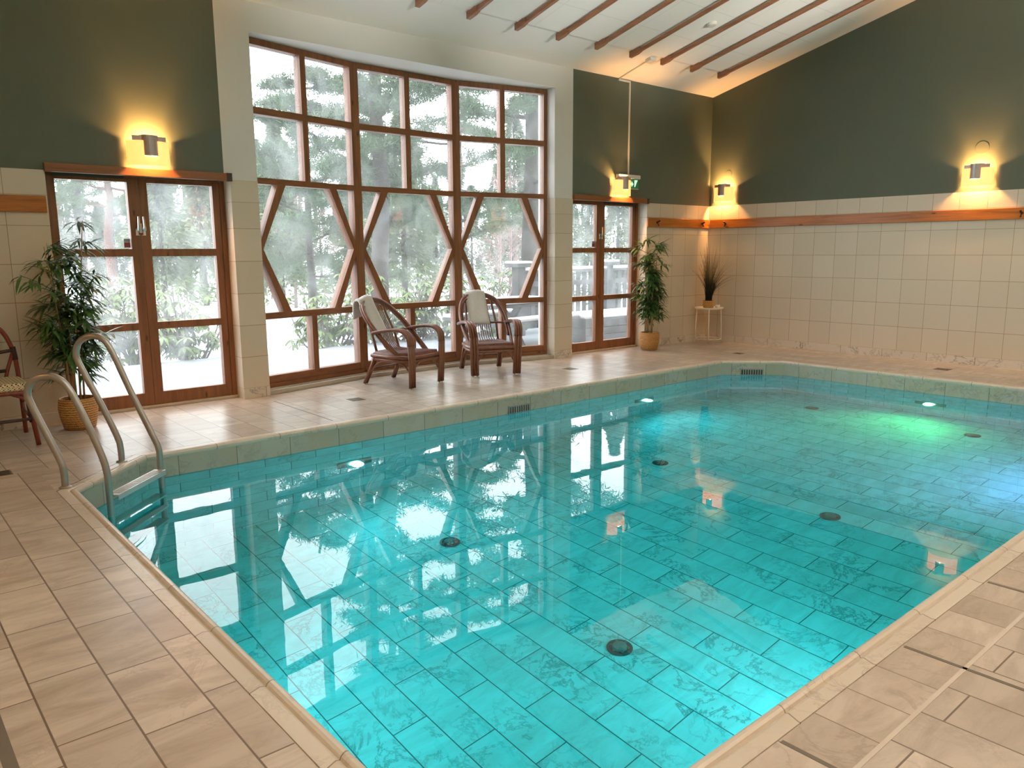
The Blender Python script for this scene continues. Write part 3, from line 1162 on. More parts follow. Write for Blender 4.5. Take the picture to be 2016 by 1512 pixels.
inl = [(-7.02, -2.82, 'steel floor inlet in the deep half, under the bay window reflection'), (-7.06, -4.49, 'steel floor inlet nearest the viewer, large and domed'),
       (-4.66, -2.86, 'steel floor inlet in mid pool, nearer the window side'), (-4.73, -4.52, 'steel floor inlet in mid pool, nearer the viewer'),
       (-1.90, -2.84, 'steel floor inlet by the cut far corner of the pool'), (-1.92, -4.52, 'steel floor inlet in front of the green light')]
for i, (x, y, lb) in enumerate(inl):
    if i == 0:
        inlet0 = make_inlet(lb, (x, y, floor_z(x)))
    else:
        dup(inlet0, (x, y, floor_z(x)), 0, lb)


def make_skimmer(label, loc, rz, wd):
    root = thing('skimmer_grille', label, 'grille', loc, rz, 'overflow grilles in the pool wall')
    h = 0.07
    m = MB()
    m.box(-wd / 2, wd / 2, -0.004, 0.0, -h / 2, h / 2)
    m.build('recess', M['rubber'], root)
    m = MB()
    m.box(-wd / 2 - 0.008, wd / 2 + 0.008, -0.011, -0.004, h / 2 - 0.006, h / 2 + 0.008)
    m.box(-wd / 2 - 0.008, wd / 2 + 0.008, -0.011, -0.004, -h / 2 - 0.008, -h / 2 + 0.004)
    for k in range(10):
        x = -wd / 2 + wd * k / 9
        m.box(x - 0.007, x + 0.007, -0.012, -0.004, -h / 2, h / 2)
    m.build('bars', M['bars'], root)
    return root


make_skimmer('grey slotted overflow grille in the long far pool wall', (-5.285, Y0, -0.138), 0, 0.26)
ccx, ccy = (X1 - CH + X1) / 2, (Y0 + Y0 - CH) / 2
make_skimmer('grey slotted overflow grille in the cut corner of the pool', (ccx - 0.005, ccy + 0.005, -0.135), -PI / 4, 0.27)


def make_drain(label, x, y, w=0.14, d=0.14, first=[None]):
    root = thing('floor_drain', label, 'drain', (x, y, 0.0), 0, 'square drains in the deck')
    m = MB()
    m.box(-w / 2, w / 2, -d / 2, d / 2, 0.0004, 0.0022)
    m.build('frame', M['brass'], root)
    m = MB()
    for k in range(5):
        yy = -d / 2 + 0.018 + k * (d - 0.036) / 4
        m.box(-w / 2 + 0.012, w / 2 - 0.012, yy - 0.005, yy + 0.005, 0.0022, 0.0032)
    m.build('slots', M['dark'], root)


make_drain('square floor drain in front of the left rattan armchair', -6.585, -0.755)
make_drain('square floor drain before the right double door', -3.73, -0.765)
make_drain('square floor drain near the small white table corner', -1.10, -1.33, 0.12, 0.12)
make_drain('dark square floor drain beside the long tiled wall', -0.62, -3.725, 0.15, 0.16)
make_drain('square floor drain near the bistro chair, left of the ladder', -9.55, -1.45, 0.16, 0.13)


# ------------------------------------------------------------------ pool ladder
def smooth_path(pts, n=6):
    """Catmull-Rom through the points"""
    P = [Vector(p) for p in pts]
    P = [P[0] * 2 - P[1]] + P + [P[-1] * 2 - P[-2]]
    out = []
    for i in range(1, len(P) - 2):
        for k in range(n):
            t = k / n
            a, b, c, d = P[i - 1], P[i], P[i + 1], P[i + 2]
            out.append(0.5 * ((2 * b) + (c - a) * t + (2 * a - 5 * b + 4 * c - d) * t * t + (3 * b - a - 3 * c + d) * t ** 3))
    out.append(P[-2])
    return out


def build_ladder():
    root = thing('pool_ladder', 'curved stainless steel pool ladder at the cut left corner', 'ladder', (0, 0, 0))
    n = Vector((1, -1, 0)).normalized()
    prof = {0: [(0, -0.03), (0.0, 0.09), (-0.012, 0.16), (-0.07, 0.30), (-0.155, 0.50), (-0.172, 0.575), (-0.135, 0.645), (-0.06, 0.672), (0.02, 0.662), (0.085, 0.60), (0.165, 0.42), (0.245, 0.20), (0.266, 0.10), (0.27, 0.0), (0.27, -0.5), (0.27, -0.93)],
            1: [(0, -0.03), (0.0, 0.09), (-0.015, 0.17), (-0.10, 0.38), (-0.215, 0.63), (-0.245, 0.725), (-0.215, 0.805), (-0.14, 0.845), (-0.06, 0.83), (0.0, 0.75), (0.11, 0.47), (0.228, 0.19), (0.262, 0.10), (0.267, 0.0), (0.267, -0.5), (0.267, -0.93)]}
    F = [Vector((-9.286, -2.063, 0)), Vector((-8.871, -1.659, 0))]
    for i in (0, 1):
        m = MB()
        pts = [F[i] + n * o + Vector((0, 0, z)) for o, z in prof[i]]
        m.tube(smooth_path(pts, 5), 0.0205, 12)
        rail = m.build('rail', M['steel'], root, smooth=True)
        m = MB()
        m.lathe([(0.036, 0.0006), (0.034, 0.006), (0.022, 0.012)], tuple(F[i]), 16)
        m.build('foot_plate', M['steel'], rail)
    t = (F[1] - F[0]).normalized()
    for z in (-0.045, -0.30, -0.56, -0.82):
        m = MB()
        a, b = F[0] + n * 0.27 + t * 0.018, F[1] + n * 0.267 - t * 0.018
        def f(s, d, zz):
            p = a.lerp(b, s) + n * d
            return (p.x, p.y, z + zz)
        m.bar(f, 0, 1, -0.035, 0.045, -0.012, 0.0)
        m.bar(f, 0, 1, 0.041, 0.045, -0.032, -0.012)
        m.bar(f, 0, 1, -0.035, -0.031, -0.032, -0.012)
        for k in range(26):
            s = 0.06 + 0.88 * k / 25
            m.bar(f, s - 0.006, s + 0.006, -0.025, 0.036, 0.0, 0.003)
        m.build('step', M['alu'], root)


build_ladder()


# ------------------------------------------------------------------ coat boards with pegs
def coat_board(label, fn, length, mat, pegs):
    """fn(s, d, z): along the wall, out from the wall, height"""
    root = thing('coat_board', label, 'coat rack', (0, 0, 0), 0, 'pine coat boards on the walls')
    m = MB()
    m.bar(fn, 0, length, 0.009, 0.031, 1.699, 1.828)
    m.build('board', mat, root, bevel=0.006)
    for s in pegs:
        m = MB()
        m.tube([fn(s, 0.03, 1.765), fn(s, 0.045, 1.768), fn(s, 0.075, 1.782), fn(s, 0.082, 1.79)], [0.016, 0.012, 0.010, 0.013], 8)
        m.tube([fn(s, 0.045, 1.755), fn(s, 0.058, 1.735), fn(s, 0.062, 1.718)], [0.008, 0.007, 0.009], 6)
        m.build('peg', M['darkwrap'], root, smooth=True)


coat_board('pine coat board on the tiles left of the left double door', lambda s, d, z: (XL + 0.02 + s, -d, z), DLX - 0.012 - XL - 0.02, M['railx'], [0.6, 1.7])
coat_board('short pine coat board between the right door and the corner', lambda s, d, z: (-1.474 + s, -d, z), 1.445, M['railx'], [0.2, 1.26])
coat_board('long pine coat board along the right wall', lambda s, d, z: (-d, -0.04 - s, z), 8.2, M['raily'], [0.285, 4.15, 6.2])

# painted junction covers above two of the lamps
for (y, z, r, lb) in ((-0.325, 2.485, 0.05, 'small green junction cover above the corner lamp'), (-3.713, 2.52, 0.075, 'round green junction cover above the lamp on the long wall')):
    m = MB()
    m.lathe([(r, 0.0), (r, 0.0015), (r * 0.95, 0.0025), (0, 0.0025)], (0, 0, 0), 28)
    o = m.build('junction_cover', M['green'])
    o.location = (0, y, z)
    o.rotation_euler = (0, -PI / 2, 0)
    tag(o, lb, 'cover plate', 'painted junction covers')


# ------------------------------------------------------------------ exit sign, trunking, detectors
def build_exit():
    root = thing('exit_sign', 'green lit exit sign half hidden behind the wall lamp', 'sign', (-1.905, 0, 2.25))
    m = MB()
    m.box(-0.225, 0.225, -0.055, 0.0, 0.085, 0.135)
    m.build('housing', M['plastic'], root, bevel=0.006)
    m = MB()
    m.box(-0.205, 0.205, -0.034, -0.024, -0.045, 0.085)
    p = m.build('sign_plate', M['greenplate'], root)
    # running figure and arrow towards the door
    m = MB()
    def poly(pts):
        m.prism([(x, -0.0345, z) for x, z in pts], [(x, -0.0365, z) for x, z in pts])
    poly([(0.185, 0.07), (0.12, 0.07), (0.12, -0.02), (0.135, -0.02), (0.165, 0.04)])
    poly([(-0.06, 0.03), (0.06, 0.03), (0.06, 0.055), (0.10, 0.015), (0.06, -0.025), (0.06, 0.0), (-0.06, 0.0)])
    poly([(-0.15, 0.05), (-0.13, 0.06), (-0.10, 0.02), (-0.13, -0.03), (-0.15, -0.03), (-0.12, 0.01)])
    m.build('pictogram', M['exitglow'], p)
    m = MB()
    m.box(-0.20, 0.20, -0.040, -0.030, -0.052, -0.045)
    m.build('lower_edge', M['plastic'], root)


build_exit()
m = MB()
m.box(-1.894, -1.874, -0.014, 0.0, 2.385, 3.585)
m.box(-2.105, -1.874, -0.014, 0.0, 3.575, 3.597)
m.tube([(-2.097, -0.005, 3.59), (-2.10, -0.02, ceil_z(-0.02) - 0.008), (-2.135, -0.50, ceil_z(-0.50) - 0.008)], 0.008, 6)
tag(m.build('cable_trunking', M['plastic']), 'white cable trunking running from the ceiling sensor down to the exit sign', 'cable cover')
m = MB()
m.box(-0.05, 0.05, -0.045, 0.045, -0.045, 0.0)
o = m.build('ceiling_sensor', M['plastic'], bevel=0.008)
o.location = (-2.14, -0.555, ceil_z(-0.555) - 0.001)
o.rotation_euler = (-math.atan(KC), 0, 0)
tag(o, 'small white sensor box on the ceiling near the window wall', 'sensor')
m = MB()
m.lathe([(0.058, 0.0), (0.058, -0.018), (0.045, -0.032), (0.0, -0.036)], (0, 0, 0), 24)
o = m.build('smoke_detector', M['plastic'], smooth=False)
o.location = (-2.18, -1.486, ceil_z(-1.486) - 0.0185)
o.rotation_euler = (-math.atan(KC), 0, 0)
tag(o, 'round white smoke detector between the ceiling battens', 'detector')


# ------------------------------------------------------------------ ceiling battens
def make_batten(label, x):
    root = thing('ceiling_batten', label, 'batten', (x, 0, 0), 0, 'wooden battens under the ceiling')
    w = 0.020
    def sl(y0, y1, a, b, ww):
        lo = [(-ww, y0, ceil_z(y0) - a), (ww, y0, ceil_z(y0) - a), (ww, y1, ceil_z(y1) - a), (-ww, y1, ceil_z(y1) - a)]
        hi = [(-ww, y0, ceil_z(y0) - b), (ww, y0, ceil_z(y0) - b), (ww, y1, ceil_z(y1) - b), (-ww, y1, ceil_z(y1) - b)]
        return lo, hi
    m = MB()
    m.prism(*sl(-8.3, -0.74, 0.075, 0.042, w))
    m.build('batten', M['slat'], root)
    m = MB()
    ys = [(-0.61, 0.080, 0.012), (-0.72, 0.085, 0.012), (-0.775, 0.076, 0.030)]
    for (ya, a0, b0), (yb, a1, b1) in zip(ys, ys[1:]):
        vs = []
        for y, aa, bb in ((ya, a0, b0), (yb, a1, b1)):
            vs += [(-w * 1.25, y, ceil_z(y) - aa), (w * 1.25, y, ceil_z(y) - aa), (w * 1.25, y, ceil_z(y) - bb), (-w * 1.25, y, ceil_z(y) - bb)]
        m.raw(vs, [(0, 1, 5, 4), (1, 2, 6, 5), (2, 3, 7, 6), (3, 0, 4, 7), (3, 2, 1, 0), (4, 5, 6, 7)])
    m.build('end_block', M['slat'], root)
    for y in (-2.6, -4.6, -6.6):
        m = MB()
        m.box(-0.008, 0.008, y - 0.03, y + 0.03, ceil_z(y) - 0.046, ceil_z(y) - 0.008)
        m.build('spacer', M['slat'], root)
    return root


ordn = ['first ceiling batten from the right wall', 'second ceiling batten from the right wall', 'third ceiling batten from the right wall',
        'fourth ceiling batten from the right wall', 'fifth ceiling batten from the right wall', 'sixth ceiling batten from the right wall',
        'seventh ceiling batten from the right wall', 'eighth ceiling batten from the right wall', 'ninth ceiling batten from the right wall, its end just in view']
for i, x in enumerate((-0.76, -1.375, -1.985, -2.58, -3.19, -3.815, -4.42, -5.06, -5.675)):
    lb = 'slim brown ' + ordn[i]
    if i == 0:
        bat0 = make_batten(lb, x)
    else:
        dup(bat0, (x, 0, 0), 0, lb)


# ------------------------------------------------------------------ rattan armchairs and towels
def make_rattan(label, loc, rz):
    root = thing('rattan_armchair', label, 'chair', loc, rz, 'rattan armchairs by the bay window')
    rc = M['rattan']
    # seat: shallow moulded pan of canes
    m = MB()
    out = [(-0.235, -0.20), (0.235, -0.20), (0.255, 0.05), (0.25, 0.27), (0.21, 0.305), (-0.21, 0.305), (-0.25, 0.27), (-0.255, 0.05)]
    m.prism([(x, y, 0.318) for x, y in out], [(x * 0.985, y * 0.985, 0.345) for x, y in out])
    for k in range(13):
        x = -0.204 + k * 0.034
        m.tube([(x, -0.19, 0.343), (x, 0.05, 0.338), (x, 0.295, 0.345)], 0.016, 6)
    m.build('seat', M['rattan_seat'], root, smooth=True)
    m = MB()
    fr = [(x * 1.03, y * 1.02, 0.312) for x, y in out]
    m.tube(fr + [fr[0]], 0.021, 8)
    fr2 = [(x * 1.0, y * 1.0, 0.276) for x, y in out]
    m.tube(fr2 + [fr2[0]], 0.017, 8)
    m.build('seat_frame', rc, root, smooth=True)
    # hooped back of two canes, its ends running down and forward to the seat sides
    half = [(0.245, 0.16, 0.325), (0.268, 0.02, 0.45), (0.277, -0.10, 0.565), (0.262, -0.235, 0.70), (0.205, -0.345, 0.812), (0.11, -0.398, 0.868)]
    hoop = half + [(0, -0.41, 0.882)] + [(-x, y, z) for x, y, z in reversed(half)]
    m = MB()
    hp = smooth_path(hoop, 6)
    m.tube(hp, 0.0165, 8)
    m.tube([p + Vector((0, -0.026, -0.012)) * 1.0 for p in hp], 0.0145, 8)
    inner = [(x * 0.90, y + 0.008, z - 0.03) for x, y, z in half[1:]]
    m.tube(smooth_path(inner + [(0, -0.395, 0.848)] + [(-x, y, z) for x, y, z in reversed(inner)], 5), 0.011, 6)
    m.build('back_hoop', rc, root, smooth=True)
    # fan of thin canes that sweeps forward onto the seat
    for k in range(9):
        x = -0.10 + k * 0.025
        m = MB()
        m.tube(smooth_path([(x * 1.15, -0.02, 0.350), (x * 1.1, -0.11, 0.366), (x * 1.05, -0.175, 0.43), (x, -0.235, 0.56), (x * 0.95, -0.32, 0.72), (x * 0.9, -0.395, 0.853)], 4), 0.0058, 6)
        m.build('back_cane', rc, root, smooth=True)
    for sx in (-1, 1):
        m = MB()
        m.tube([(sx * 0.185, -0.185, 0.33), (sx * 0.182, -0.245, 0.52), (sx * 0.165, -0.33, 0.70), (sx * 0.155, -0.372, 0.80)], 0.0135, 8)
        m.build('back_post', rc, root, smooth=True)
    m = MB()
    m.tube([(-0.272, -0.10, 0.552), (-0.18, -0.235, 0.548), (0, -0.262, 0.545), (0.18, -0.235, 0.548), (0.272, -0.10, 0.552)], 0.0125, 8)
    m.build('back_rail', rc, root, smooth=True)
    # arm and front leg are one flat bundle of three canes
    for sx in (-1, 1):
        arm, leg = MB(), MB()
        for dx in (-0.031, 0.0, 0.031):
            p = [(sx * 0.283 + dx, -0.135, 0.556), (sx * 0.283 + dx, 0.02, 0.585), (sx * 0.28 + dx, 0.155, 0.597), (sx * 0.275 + dx, 0.245, 0.583), (sx * 0.268 + dx, 0.305, 0.53), (sx * 0.26 + dx, 0.325, 0.44)]
            arm.tube(smooth_path(p, 6), 0.0175, 8)
            leg.tube([(sx * 0.26 + dx, 0.325, 0.44), (sx * 0.255 + dx, 0.325, 0.30), (sx * 0.245 + dx, 0.315, 0.012)], 0.0175, 8)
        arm.build('arm', rc, root, smooth=True)
        lg = leg.build('leg', rc, root, smooth=True)
        g = MB()
        for dx in (-0.025, 0.025):
            g.lathe([(0.010, 0.0), (0.010, 0.014)], (sx * 0.245 + dx, 0.315, 0.0), 8)
        g.build('foot_glide', M['plastic'], lg)
    for sx in (-1, 1):
        leg = MB()
        for dx in (-0.016, 0.016):
            leg.tube([(sx * 0.215 + dx, -0.165, 0.325), (sx * 0.222 + dx, -0.215, 0.21), (sx * 0.232 + dx, -0.318, 0.012)], 0.0165, 8)
        lg = leg.build('leg', rc, root, smooth=True)
        g = MB()
        g.lathe([(0.012, 0.0), (0.012, 0.014)], (sx * 0.232, -0.32, 0.0), 8)
        g.build('foot_glide', M['plastic'], lg)
    # curved braces under the seat
    for sx in (-1, 1):
        m = MB()
        m.tube(smooth_path([(sx * 0.218, 0.31, 0.15), (sx * 0.17, 0.308, 0.225), (sx * 0.09, 0.306, 0.275), (0, 0.304, 0.285)], 5), 0.0088, 6)
        m.tube(smooth_path([(sx * 0.245, 0.29, 0.155), (sx * 0.245, 0.22, 0.23), (sx * 0.245, 0.10, 0.275)], 5), 0.0088, 6)
        m.tube(smooth_path([(sx * 0.228, -0.24, 0.15), (sx * 0.235, -0.14, 0.23), (sx * 0.24, -0.02, 0.275)], 5), 0.0088, 6)
        m.build('brace', rc, root, smooth=True)
    m = MB()
    m.tube([(-0.224, -0.245, 0.165), (0.224, -0.245, 0.165)], 0.011, 6)
    m.build('stretcher', rc, root, smooth=True)
    return root


def make_towel(label, chair, x0, x1, front, back):
    """towel folded over the hooped back: hangs down in front and behind"""
    rz = chair.rotation_euler.z
    o = thing('towel', None, None)
    bpy.data.objects.remove(o)
    # profile in the chair's y,z plane: front hem, over the hoop, back hem
    prof = [(-0.197, front), (-0.262, 0.64), (-0.325, 0.75), (-0.368, 0.832), (-0.386, 0.875), (-0.402, 0.905), (-0.43, 0.912), (-0.458, 0.90), (-0.472, 0.87), (-0.476, 0.80), (-0.474, back)]
    prof = [(p.x, p.y) for p in smooth_path([(y, z, 0) for y, z in prof], 3)]
    nx = 9
    m = MB()
    vs = []
    for th in (0, 1):
        for j, (y, z) in enumerate(prof):
            j0, j1 = max(j - 1, 0), min(j + 1, len(prof) - 1)
            ty, tz = prof[j1][0] - prof[j0][0], prof[j1][1] - prof[j0][1]
            L = math.hypot(ty, tz) or 1
            ny, nz = -tz / L, ty / L
            for i in range(nx):
                u = i / (nx - 1)
                x = x0 + (x1 - x0) * u
                rip = 0.004 * math.sin(u * 9 + j * 0.25) + 0.003 * math.sin(u * 21 - j * 0.2)
                dz = -0.10 * (x / 0.3) ** 2 if 0.80 < z else -0.10 * (x / 0.3) ** 2 * max(0, (z - front) / (0.8 - front))
                hem = 0.012 * (u - 0.5) if j == 0 else 0
                d = rip + (0.012 if th == 0 else -0.006)
                vs.append((x + 0.012 * (j / len(prof) - 0.3), y - ny * d, z - nz * d + dz + hem))
    n = len(prof)
    fs = []
    for j in range(n - 1):
        for i in range(nx - 1):
            a = j * nx + i
            fs.append((a, a + 1, a + nx + 1, a + nx))
            b = n * nx + a
            fs.append((b, b + nx, b + nx + 1, b + 1))
    rim = [i for i in range(nx)] + [j * nx + nx - 1 for j in range(1, n)] + [(n - 1) * nx + i for i in range(nx - 2, -1, -1)] + [j * nx for j in range(n - 2, 0, -1)]
    for a, b in zip(rim, rim[1:] + rim[:1]):
        fs.append((b, a, a + n * nx, b + n * nx))
    m.raw(vs, fs)
    t = m.build('towel', M['towel'], smooth=True)
    t.location = chair.location
    t.rotation_euler = (0, 0, rz)
    return tag(t, label, 'towel', 'white towels on the armchairs')


def face_rz(fx, fy):
    return math.atan2(fy, fx) - PI / 2


R1 = face_rz(0.32, -0.947)
R2 = face_rz(-0.38, -0.925)
ch1 = make_rattan('brown rattan armchair turned to the right, nearer the ladder', (-5.745, -0.272, 0), R1)
ch2 = dup(ch1, (-4.575, -0.262, 0), R2, 'brown rattan armchair facing the pool squarely, nearer the right door')
make_towel('white towel over the back of the armchair turned right', ch1, 0.0, 0.195, 0.545, 0.70)
make_towel('white towel over the back of the armchair nearer the right door', ch2, -0.085, 0.155, 0.535, 0.66)


# ------------------------------------------------------------------ bistro chair at the left edge
def build_bistro():
    root = thing('bistro_chair', 'red cane bistro chair with dotted woven seat at the left wall', 'chair', (-9.435, -0.47, 0), 0.0)
    rc = M['redcane']
    m = MB()
    ring = [(-0.19, -0.27), (0.19, -0.27), (0.235, -0.22), (0.23, 0.12), (0.19, 0.17), (-0.19, 0.17), (-0.23, 0.12), (-0.235, -0.22)]
    m.prism([(x, y, 0.405) for x, y in ring], [(x * 0.97, y * 0.97, 0.465) for x, y in ring])
    m.build('seat', M['bistro'], root, bevel=0.015)
    m = MB()
    m.tube([(x * 1.0, y * 1.0, 0.395) for x, y in ring + ring[:1]], 0.014, 8)
    m.build('seat_rim', rc, root, smooth=True)
    # hoop that runs to the floor as rear legs
    half = [(0.245, 0.265, 0.0), (0.235, 0.22, 0.25), (0.228, 0.20, 0.45), (0.215, 0.225, 0.64), (0.165, 0.25, 0.79), (0.09, 0.26, 0.86)]
    m = MB()
    m.tube(smooth_path(half[1:] + [(0, 0.262, 0.88)] + [(-x, y, z) for x, y, z in reversed(half[1:])], 6), 0.0165, 10)
    m.build('back_hoop', rc, root, smooth=True)
    for sx in (-1, 1):
        m = MB()
        m.tube([(sx * 0.235, 0.22, 0.25), (sx * 0.238, 0.235, 0.16), (sx * 0.245, 0.265, 0.0)], 0.016, 10)
        m.build('leg', rc, root, smooth=True)
        m = MB()
        m.tube([(sx * 0.205, -0.235, 0.40), (sx * 0.222, -0.248, 0.2), (sx * 0.24, -0.27, 0.0)], 0.0165, 10)
        m.build('leg', rc, root, smooth=True)
        m = MB()
        m.tube([(sx * 0.215, 0.225, 0.655), (sx * 0.165, 0.205, 0.52), (sx * 0.13, 0.165, 0.42)], 0.013, 8)
        m.build('brace', rc, root, smooth=True)
        m = MB()
        m.tube([(sx * 0.222, 0.218, 0.58), (sx * 0.212, 0.226, 0.68)], 0.020, 8)
        m.build('binding', M['darkwrap'], root, smooth=True)
        m = MB()
        m.tube([(sx * 0.219, -0.246, 0.17), (sx * 0.212, -0.241, 0.31)], 0.0195, 8)
        m.build('binding', M['darkwrap'], root, smooth=True)
        m = MB()
        m.tube([(sx * 0.225, -0.252, 0.19), (sx * 0.238, 0.228, 0.19)], 0.011, 8)
        m.build('stretcher', rc, root, smooth=True)
        m = MB()
        m.tube(smooth_path([(sx * 0.225, -0.25, 0.22), (sx * 0.20, -0.255, 0.33), (sx * 0.10, -0.26, 0.39)], 5), 0.010, 8)
        m.build('brace', rc, root, smooth=True)
    m = MB()
    m.tube([(-0.225, -0.252, 0.195), (0.225, -0.252, 0.195)], 0.012, 8)
    m.build('stretcher', M['darkwrap'], root, smooth=True)
    m = MB()
    m.tube([(-0.21, 0.222, 0.655), (-0.125, 0.216, 0.645)], 0.013, 8)
    m.tube([(0.21, 0.222, 0.655), (0.125, 0.216, 0.645)], 0.013, 8)
    m.tube([(-0.15, 0.185, 0.505), (0.15, 0.185, 0.505)], 0.013, 8)
    m.build('back_rail', M['darkwrap'], root, smooth=True)
    m = MB()
    pan = [(0.125 * math.cos(a) * (1 - 0.0 * math.sin(a)), 0.165 * math.sin(a)) for a in [2 * PI * k / 24 for k in range(24)]]
    m.prism([(x, 0.205 + 0.03 * (z + 0.16), 0.665 + z) for x, z in pan], [(x, 0.222 + 0.03 * (z + 0.16), 0.665 + z) for x, z in pan])
    m.build('back_panel', M['bistro'], root)


build_bistro()


# ------------------------------------------------------------------ potted bamboo palms
def leaf(m, p, d, L, w, droop, side):
    """narrow folded blade of three segments that bends down"""
    d = d.normalized()
    s = d.cross(Vector((0, 0, 1)))
    if s.length < 1e-3:
        s = Vector((1, 0, 0))
    s.normalize()
    prev = None
    q = p.copy()
    ws = [0.25, 1.0, 0.75, 0.03]
    for i in range(4):
        a = q - s * (w * ws[i] / 2)
        b = q + s * (w * ws[i] / 2)
        if prev:
            m.raw([prev[0], prev[1], b, a], [(0, 1, 2, 3)])
        prev = (a, b)
        d = (d + Vector((0, 0, -droop))).normalized()
        q = q + d * (L / 3)


def make_palm(label, loc, rz, seed, H, spread, grp):
    rnd = random.Random(seed)
    root = thing('potted_palm', label, 'plant', loc, rz, grp)
    m = MB()
    m.lathe([(0.095, 0.0), (0.115, 0.01), (0.135, 0.10), (0.142, 0.17), (0.136, 0.235), (0.128, 0.25), (0.118, 0.245), (0.12, 0.20)], (0, 0, 0), 32)
    m.build('basket_pot', M['basket'], root, smooth=True)
    m = MB()
    m.lathe([(0.119, 0.205), (0.06, 0.215), (0, 0.218)], (0, 0, 0), 20)
    m.build('soil', M['soil'], root)
    tips = []
    for k in range(7):
        a = 2 * PI * k / 7 + rnd.uniform(-0.3, 0.3)
        r0 = rnd.uniform(0.02, 0.07)
        h = H * rnd.uniform(0.55, 0.98)
        lean = rnd.uniform(0.25, 0.9) * spread * 0.42
        pts = []
        for t in (0, 0.25, 0.5, 0.75, 1):
            pts.append(Vector((math.cos(a) * (r0 + lean * t ** 1.6), min(math.sin(a) * (r0 + lean * t ** 1.6), -loc[1] - 0.05), 0.20 + (h - 0.20) * t)))
        m = MB()
        m.tube(pts, [0.0085, 0.008, 0.007, 0.005, 0.003], 6)
        m.build('cane', M['palmcane'], root, smooth=True)
        tips.append((pts, h, a))
    f = MB()
    for pts, h, a in tips:
        for j in range(13):
            t = 0.27 + 0.73 * (j + rnd.random() * 0.6) / 13
            i = min(int(t * 4), 3)
            p = pts[i].lerp(pts[i + 1], t * 4 - i)
            ang = rnd.uniform(0, 2 * PI)
            out = Vector((math.cos(ang), math.sin(ang), rnd.uniform(0.0, 0.6)))
            env = spread * (0.65 + 0.55 * math.sin(PI * min(1, max(0.05, (p.z - 0.35) / (H - 0.3)))))
            ln = rnd.uniform(0.25, 0.8) * env * 0.6
            e = p + out.normalized() * ln
            f.tube([p, p.lerp(e, 0.5) + Vector((0, 0, 0.01)), e], [0.003, 0.0025, 0.002], 4, False)
            for q in range(17):
                b = ang + rnd.uniform(-1.5, 1.5)
                dd = Vector((math.cos(b), math.sin(b), rnd.uniform(-0.25, 0.75)))
                pp = p.lerp(e, rnd.uniform(0.35, 1.0))
                leaf(f, pp, dd, rnd.uniform(0.12, 0.22), rnd.uniform(0.018, 0.032), rnd.uniform(0.10, 0.45), 0)
    lim = -loc[1] - 0.035
    f.v = [(x, min(y, lim), z) for x, y, z in f.v]
    f.build('foliage', M['palmleaf'], root)
    return root


make_palm('bushy potted bamboo palm in a basket left of the left double door', (-8.835, -0.33, 0), 0.0, 11, 1.72, 0.47, 'potted bamboo palms')
make_palm('upright potted bamboo palm in a basket right of the right double door', (-1.66, -0.255, 0), 0.0, 5, 1.68, 0.30, 'potted bamboo palms')


# ------------------------------------------------------------------ side table with grass and candle holder
def build_table():
    root = thing('side_table', 'small round white metal side table in the room corner', 'table', (-0.30, -0.275, 0))
    m = MB()
    m.lathe([(0.0, 0.505), (0.20, 0.505), (0.212, 0.512), (0.214, 0.528), (0.206, 0.530), (0.198, 0.518), (0.0, 0.517)], (0, 0, 0), 36)
    m.build('table_top', M['whitemetal'], root, smooth=False)
    for k in range(4):
        a = 0.62 + k * PI / 2
        m = MB()
        m.tube([(0.175 * math.cos(a), 0.175 * math.sin(a), 0.506), (0.195 * math.cos(a), 0.195 * math.sin(a), 0.0)], 0.0085, 8)
        m.build('leg', M['whitemetal'], root, smooth=True)
    m = MB()
    m.tube([(0.192 * math.cos(2 * PI * k / 32), 0.192 * math.sin(2 * PI * k / 32), 0.06) for k in range(33)], 0.006, 6, False)
    m.build('base_ring', M['whitemetal'], root, smooth=True)
    # grass plant
    g = thing('potted_grass', 'dark ornamental grass in a small tan pot on the white table', 'plant', (-0.335, -0.285, 0.518))
    m = MB()
    m.lathe([(0.062, 0.0), (0.076, 0.012), (0.082, 0.06), (0.080, 0.105), (0.077, 0.115), (0.070, 0.112), (0.070, 0.09)], (0, 0, 0), 28)
    m.build('basket_pot', M['basket'], g, smooth=True)
    m = MB()
    m.lathe([(0.07, 0.092), (0.0, 0.098)], (0, 0, 0), 18)
    m.build('soil', M['soil'], g)
    rnd = random.Random(4)
    m = MB()
    for k in range(230):
        a = rnd.uniform(0, 2 * PI)
        r = 0.045 * math.sqrt(rnd.random())
        sp = abs(rnd.gauss(0, 0.22)) * (1.0 + 0.5 * math.cos(a + 0.8))
        if rnd.random() < 0.06:
            sp += rnd.uniform(0.15, 0.3)
        h = rnd.uniform(0.55, 0.92) * (1 - 0.45 * min(1, sp))
        w = rnd.uniform(0.006, 0.0105)
        prev = None
        for i in range(7):
            t = i / 6
            rr = r + sp * t ** 2.0
            z = 0.09 + h * (t - 0.22 * sp * 2 * t ** 3)
            c = Vector((rr * math.cos(a), rr * math.sin(a), z))
            c.x = min(c.x, 0.31)
            c.y = min(c.y, 0.26)
            s = Vector((-math.sin(a + k), math.cos(a + k), 0)) * (w * (1 - t * 0.85) / 2)
            if prev:
                m.raw([prev[0], prev[1], c + s, c - s], [(0, 1, 2, 3)])
            prev = (c - s, c + s)
    m.build('blades', M['grass'], g)
    m = MB()
    m.lathe([(0.0, 0.0), (0.030, 0.002), (0.034, 0.02), (0.036, 0.045), (0.031, 0.047), (0.028, 0.02), (0.0, 0.016)], (0, 0, 0), 18)
    o = m.build('candle_holder', M['whitemetal'], smooth=True)
    o.location = (-0.245, -0.385, 0.518)
    tag(o, 'small white candle holder on the table next to the grass pot', 'candle holder')


build_table()

